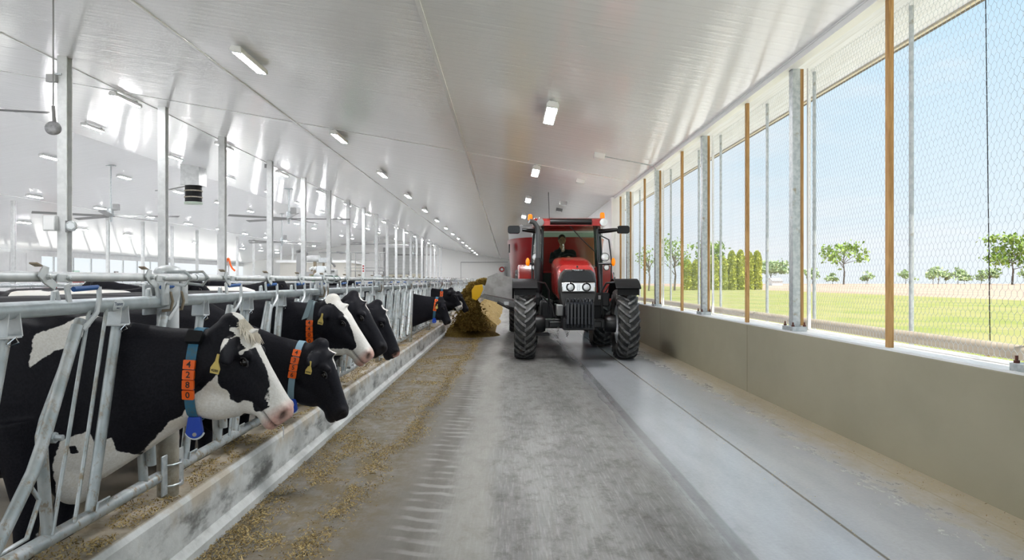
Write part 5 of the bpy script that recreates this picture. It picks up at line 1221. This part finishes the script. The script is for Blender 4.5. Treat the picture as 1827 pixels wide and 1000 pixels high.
stall_rail(-14.0, 1.32, 14, 75, 'grey pipe rail second deep in the pen', 18)
stall_rail(-22.0, 1.30, 22, 86, 'grey pipe rail past the ridge', 18)
stall_rail(-31.0, 1.28, 34, 92, 'grey pipe rail next to the far window side', 16)
# free stall dividers behind the columns
fs = thing('stall_divider', 'x', 'divider', group='free stall dividers')
MB().tube([(0,0,0),(0,0,1.25),(-1.2,0,1.22),(-1.75,0,1.05),(-1.75,0,.75),(-1.0,0,.45),(0,0,.45)], .03, 8).build('loop', M['galv'], fs, smooth=60)
MB().box(-.08,.08,-.08,.08,0,.012).build('foot', M['galv'], fs)
for i in range(20):
    o = fs if i == 0 else dup(fs, (0,0,0), '')
    o.location = (-10.4, 13.5 + 1.22*i, 0); o['label'] = 'bent pipe stall divider, %s from the camera past the first columns' % nth(i)
# far window wall: posts, a water line, bay panels, red machine
wp = simple('far_wall_post', MB().box(-.06, .06, -.08, .08, 1.0, 3.55), M['galv_pale'], 'x', 'post', 'posts of the far window wall')
for i in range(16):
    o = wp if i == 0 else dup(wp, (0,0,0), '')
    o.location = (XL - .14, 44 + 2.9*i, 0); o['label'] = 'post of the far window wall, %s from the camera' % nth(i)
wl = thing('water_line', 'long thin brownish pipe with small fittings before the far windows', 'pipe', (-36.5, 40, 0))
MB().tube([(0,0,2.05),(0,52,2.02)], .045, 8).build('pipe', M['galv_dirty'], wl, smooth=50)
for i in range(7): MB().tube([(0,2+8*i,0),(0,2+8*i,2.05)], .035, 6).build('post', M['galv_dirty'], wl); MB().box(-.08,.08,3.6+8*i,4.1+8*i,2.07,2.32).build('fitting', M['grey'], wl)
for i in range(4):
    simple('white_partition', MB().box(-39.2, -39.05, 53.2 + 1.95*i, 55.11 + 1.95*i, 0, 3.7), M['white_paint'], 'flat white panel, %s of four in the far corner by the windows' % nth(i), 'panel', 'white panels at the far windows')
r = thing('red_machine', 'red machine standing at the far windows behind the first column', 'machine', (-38.2, 63.6, 0))
MB().box(-.6,.6,-1.1,1.1,.35,1.6).box(-.5,.5,-1.4,-.9,.3,1.1).build('body', M['red'], r, bevel=.05)
MB().box(-.5,.5,-.7,.5,1.6,2.35).build('cab', M['pane'], r)
for sx in (-.6,.6):
    for yy in (-.9,.8): MB().lathe([(.1,-.1),(.38,-.1),(.40,0),(.38,.1),(.1,.1)], (sx, yy, .40), (1,0,0), 14).build('wheel', M['rubber'], r)
simple('orange_beam', MB().box(-39.3, -39.1, 43.5, 48.5, 2.30, 2.42), M['tile_orange'], 'thin orange bar at the far window edge', 'bar')
r = thing('orange_hose', 'orange hose hanging by a thin far column', 'hose', (-17.2, 44.6, 0))
MB().tube([(-.12,0,2.35),(-.04,.03,2.62),(.06,.0,2.83),(.14,0,2.80),(.17,0,2.62),(.22,.03,2.40),(.34,0,2.2),(.50,0,2.06)], .055, 8).build('loop', M['tile_orange'], r, smooth=60)
MB().tube([(.06,.12,0),(.06,.12,2.9)], .05, 8).build('stand', M['galv_pale'], r)
# the machine with the horizontal arm
r = thing('robot_arm', 'grey machine with upright post and long horizontal arm in the pen', 'machine', (-11.9, 42.0, 0))
MB().box(-.22,.22,-.25,.25,0,3.05).build('mast', M['grey'], r, bevel=.03)
MB().tube([(-.15,0,2.7),(-.2,0,3.15),(.1,0,3.25),(.3,0,3.0),(.22,0,2.6)], .12, 10).build('elbow', M['mid_grey'], r, smooth=60)
MB().tube([(.2,0,2.72),(1.05,0,2.74)], .20, 12).build('arm', M['column_metal'], r, smooth=50)
MB().box(1.05,1.75,-.22,.22,2.50,2.78).build('arm_head', M['galv_pale'], r, bevel=.02)
MB().box(.72,.86,-.1,.1,1.5,2.55).build('drop_leg', M['galv_rust'], r); MB().box(1.25,1.33,-.1,.1,1.5,2.5).build('drop_leg', M['galv_rust'], r)
MB().tube([(1.7,0,2.5),(1.85,0,2.42),(1.95,0,2.25)], .06, 8).build('gripper', M['mid_grey'], r)
r = thing('milking_unit', 'cluster of pale machine boxes over a green base below the arm', 'machine', (-10.55, 40.7, 0))
MB().box(-.35,1.05,-.5,.5,1.45,1.74).box(-.3,1.0,-.45,.45,0,1.45).build('base', M['green'], r, bevel=.06)
MB().box(-.45,.75,-.3,.3,1.74,1.83).build('tray', M['galv_rust'], r)
MB().prism(rrect(-.05,.42,1.83,2.28,.1), lambda u, v, h: (u, h, v), -.35, .3).build('white_case', M['paper'], r, bevel=.02)
MB().prism(rrect(.45,1.0,1.75,2.1,.06), lambda u, v, h: (u, h, v), -.35, .3).build('valve_case', M['column_metal'], r, bevel=.02)
for i in range(4): MB().lathe([(.05,0),(.05,.12)], (.52 + .13*i, -.36, 1.98), (0,-1,0), 8).build('knob', M['black'], r)
for sx in (-.40,-.2): MB().ell((sx, -.1, 2.12), (.14,.14,.14)).build('jar', M['chrome'], r, smooth=60)
# end wall: big grey roll door, lower strip, frame, machinery in front
r = thing('roll_door', 'wide grey roll door in the end wall', 'door', (-15.7, Y1 - .12, 0))
m = mottled('roll_door', (.48,.49,.48), (.44,.45,.44), 3, .5)
mb = MB()
for i in range(9): mb.box(-2.7, 2.7, -.04, .06, 2.45 + .44*i, 2.45 + .44*i + .425)
mb.build('curtain_slat', m, r, smooth=0)
MB().box(-2.7, 2.7, -.02, .06, 0, 2.42).build('lower_panel', mat('door_strip', (.56,.53,.43), .5), r)
for sx in (-2.9, 2.9): MB().box(sx - .15, sx + .15, -.06, .1, 0, 6.5).build('door_jamb', M['mid_grey' if sx > 0 else 'grey'], r)
MB().box(-3.1, 3.1, -.08, .1, 6.42, 6.75).build('door_header', M['white_paint'], r)
r = thing('gate', 'dark pipe gate before the roll door', 'gate', (-15.6, 98, 0))
for i in range(5): MB().tube([(-2.4,0,.5+.45*i),(2.4,0,.5+.45*i)], .05, 6).build('bar', M['mid_grey'], r)
for sx in (-2.4, -.8, 2.4): MB().tube([(sx,0,0),(sx,0,2.7)], .06, 6).build('post', M['mid_grey'], r)
r = thing('low_building', 'pale inner room block behind the machine arm', 'room block', (-19.5, 88, 0))
MB().box(-8,0,0,10,0,3.6).build('walls', mat('inner_wall', (.60,.58,.53), .6), r, smooth=0)
MB().box(-8.4,.3,-.4,10,3.6,3.9).build('roof_edge', M['white_paint'], r, smooth=0)
MB().box(-6.0,-3.6,-.04,.01,.3,2.5).build('doorway', M['grey'], r)
r = thing('stair_frame', 'thin grey stair frame and railing past the machine arm', 'frame', (-14.2, 66, 0))
for xx, yy in ((0,0),(2.6,0),(0,2),(2.6,2)): MB().tube([(xx,yy,0),(xx,yy,4.0)], .04, 6).build('post', M['grey'], r)
for zz in (2.6,3.3,4.0): MB().tube([(-.6,0,zz),(3.4,0,zz)], .03, 6).build('rail', M['grey'], r)
MB().box(-.6,3.4,0,2,2.3,2.36).build('platform', M['grey'], r)
r = thing('wall_sign', 'small red and white sign strip on a column past the machine arm', 'sign', (-9.3, 37.9 + 4.6*2 - .112, 2.0))
MB().box(-.07,.07,-.006,0,-.02,.52).build('plate', M['paper'], r)
for i in range(3): MB().box(-.05,.05,-.009,-.006,.03 + .16*i,.13 + .16*i).build('red_mark', M['red'], r)
r = thing('red_valve', 'red round valve on a pipe at the end wall over the chute', 'valve', (-.7, Y1 - .5, 3.1))
MB().tube([(-6.3,.3,-3.1),(-6.3,.3,1.1),(.8,.3,1.1)], .05, 6).build('pipe', M['grey'], r)
MB().lathe([(.12,-.1),(.42,-.1),(.42,.1),(.12,.1)], (-.1,0,0), (0,-1,0), 16).build('wheel', M['red'], r); MB().lathe([(.001,-.13),(.2,-.12),(.2,.12),(.001,.13)], (-.1,0,0), (0,-1,0), 12).build('hub', M['paper'], r)
MB().box(.25,.5,-.1,.4,-3.1,.4).build('stand', M['grey'], r)
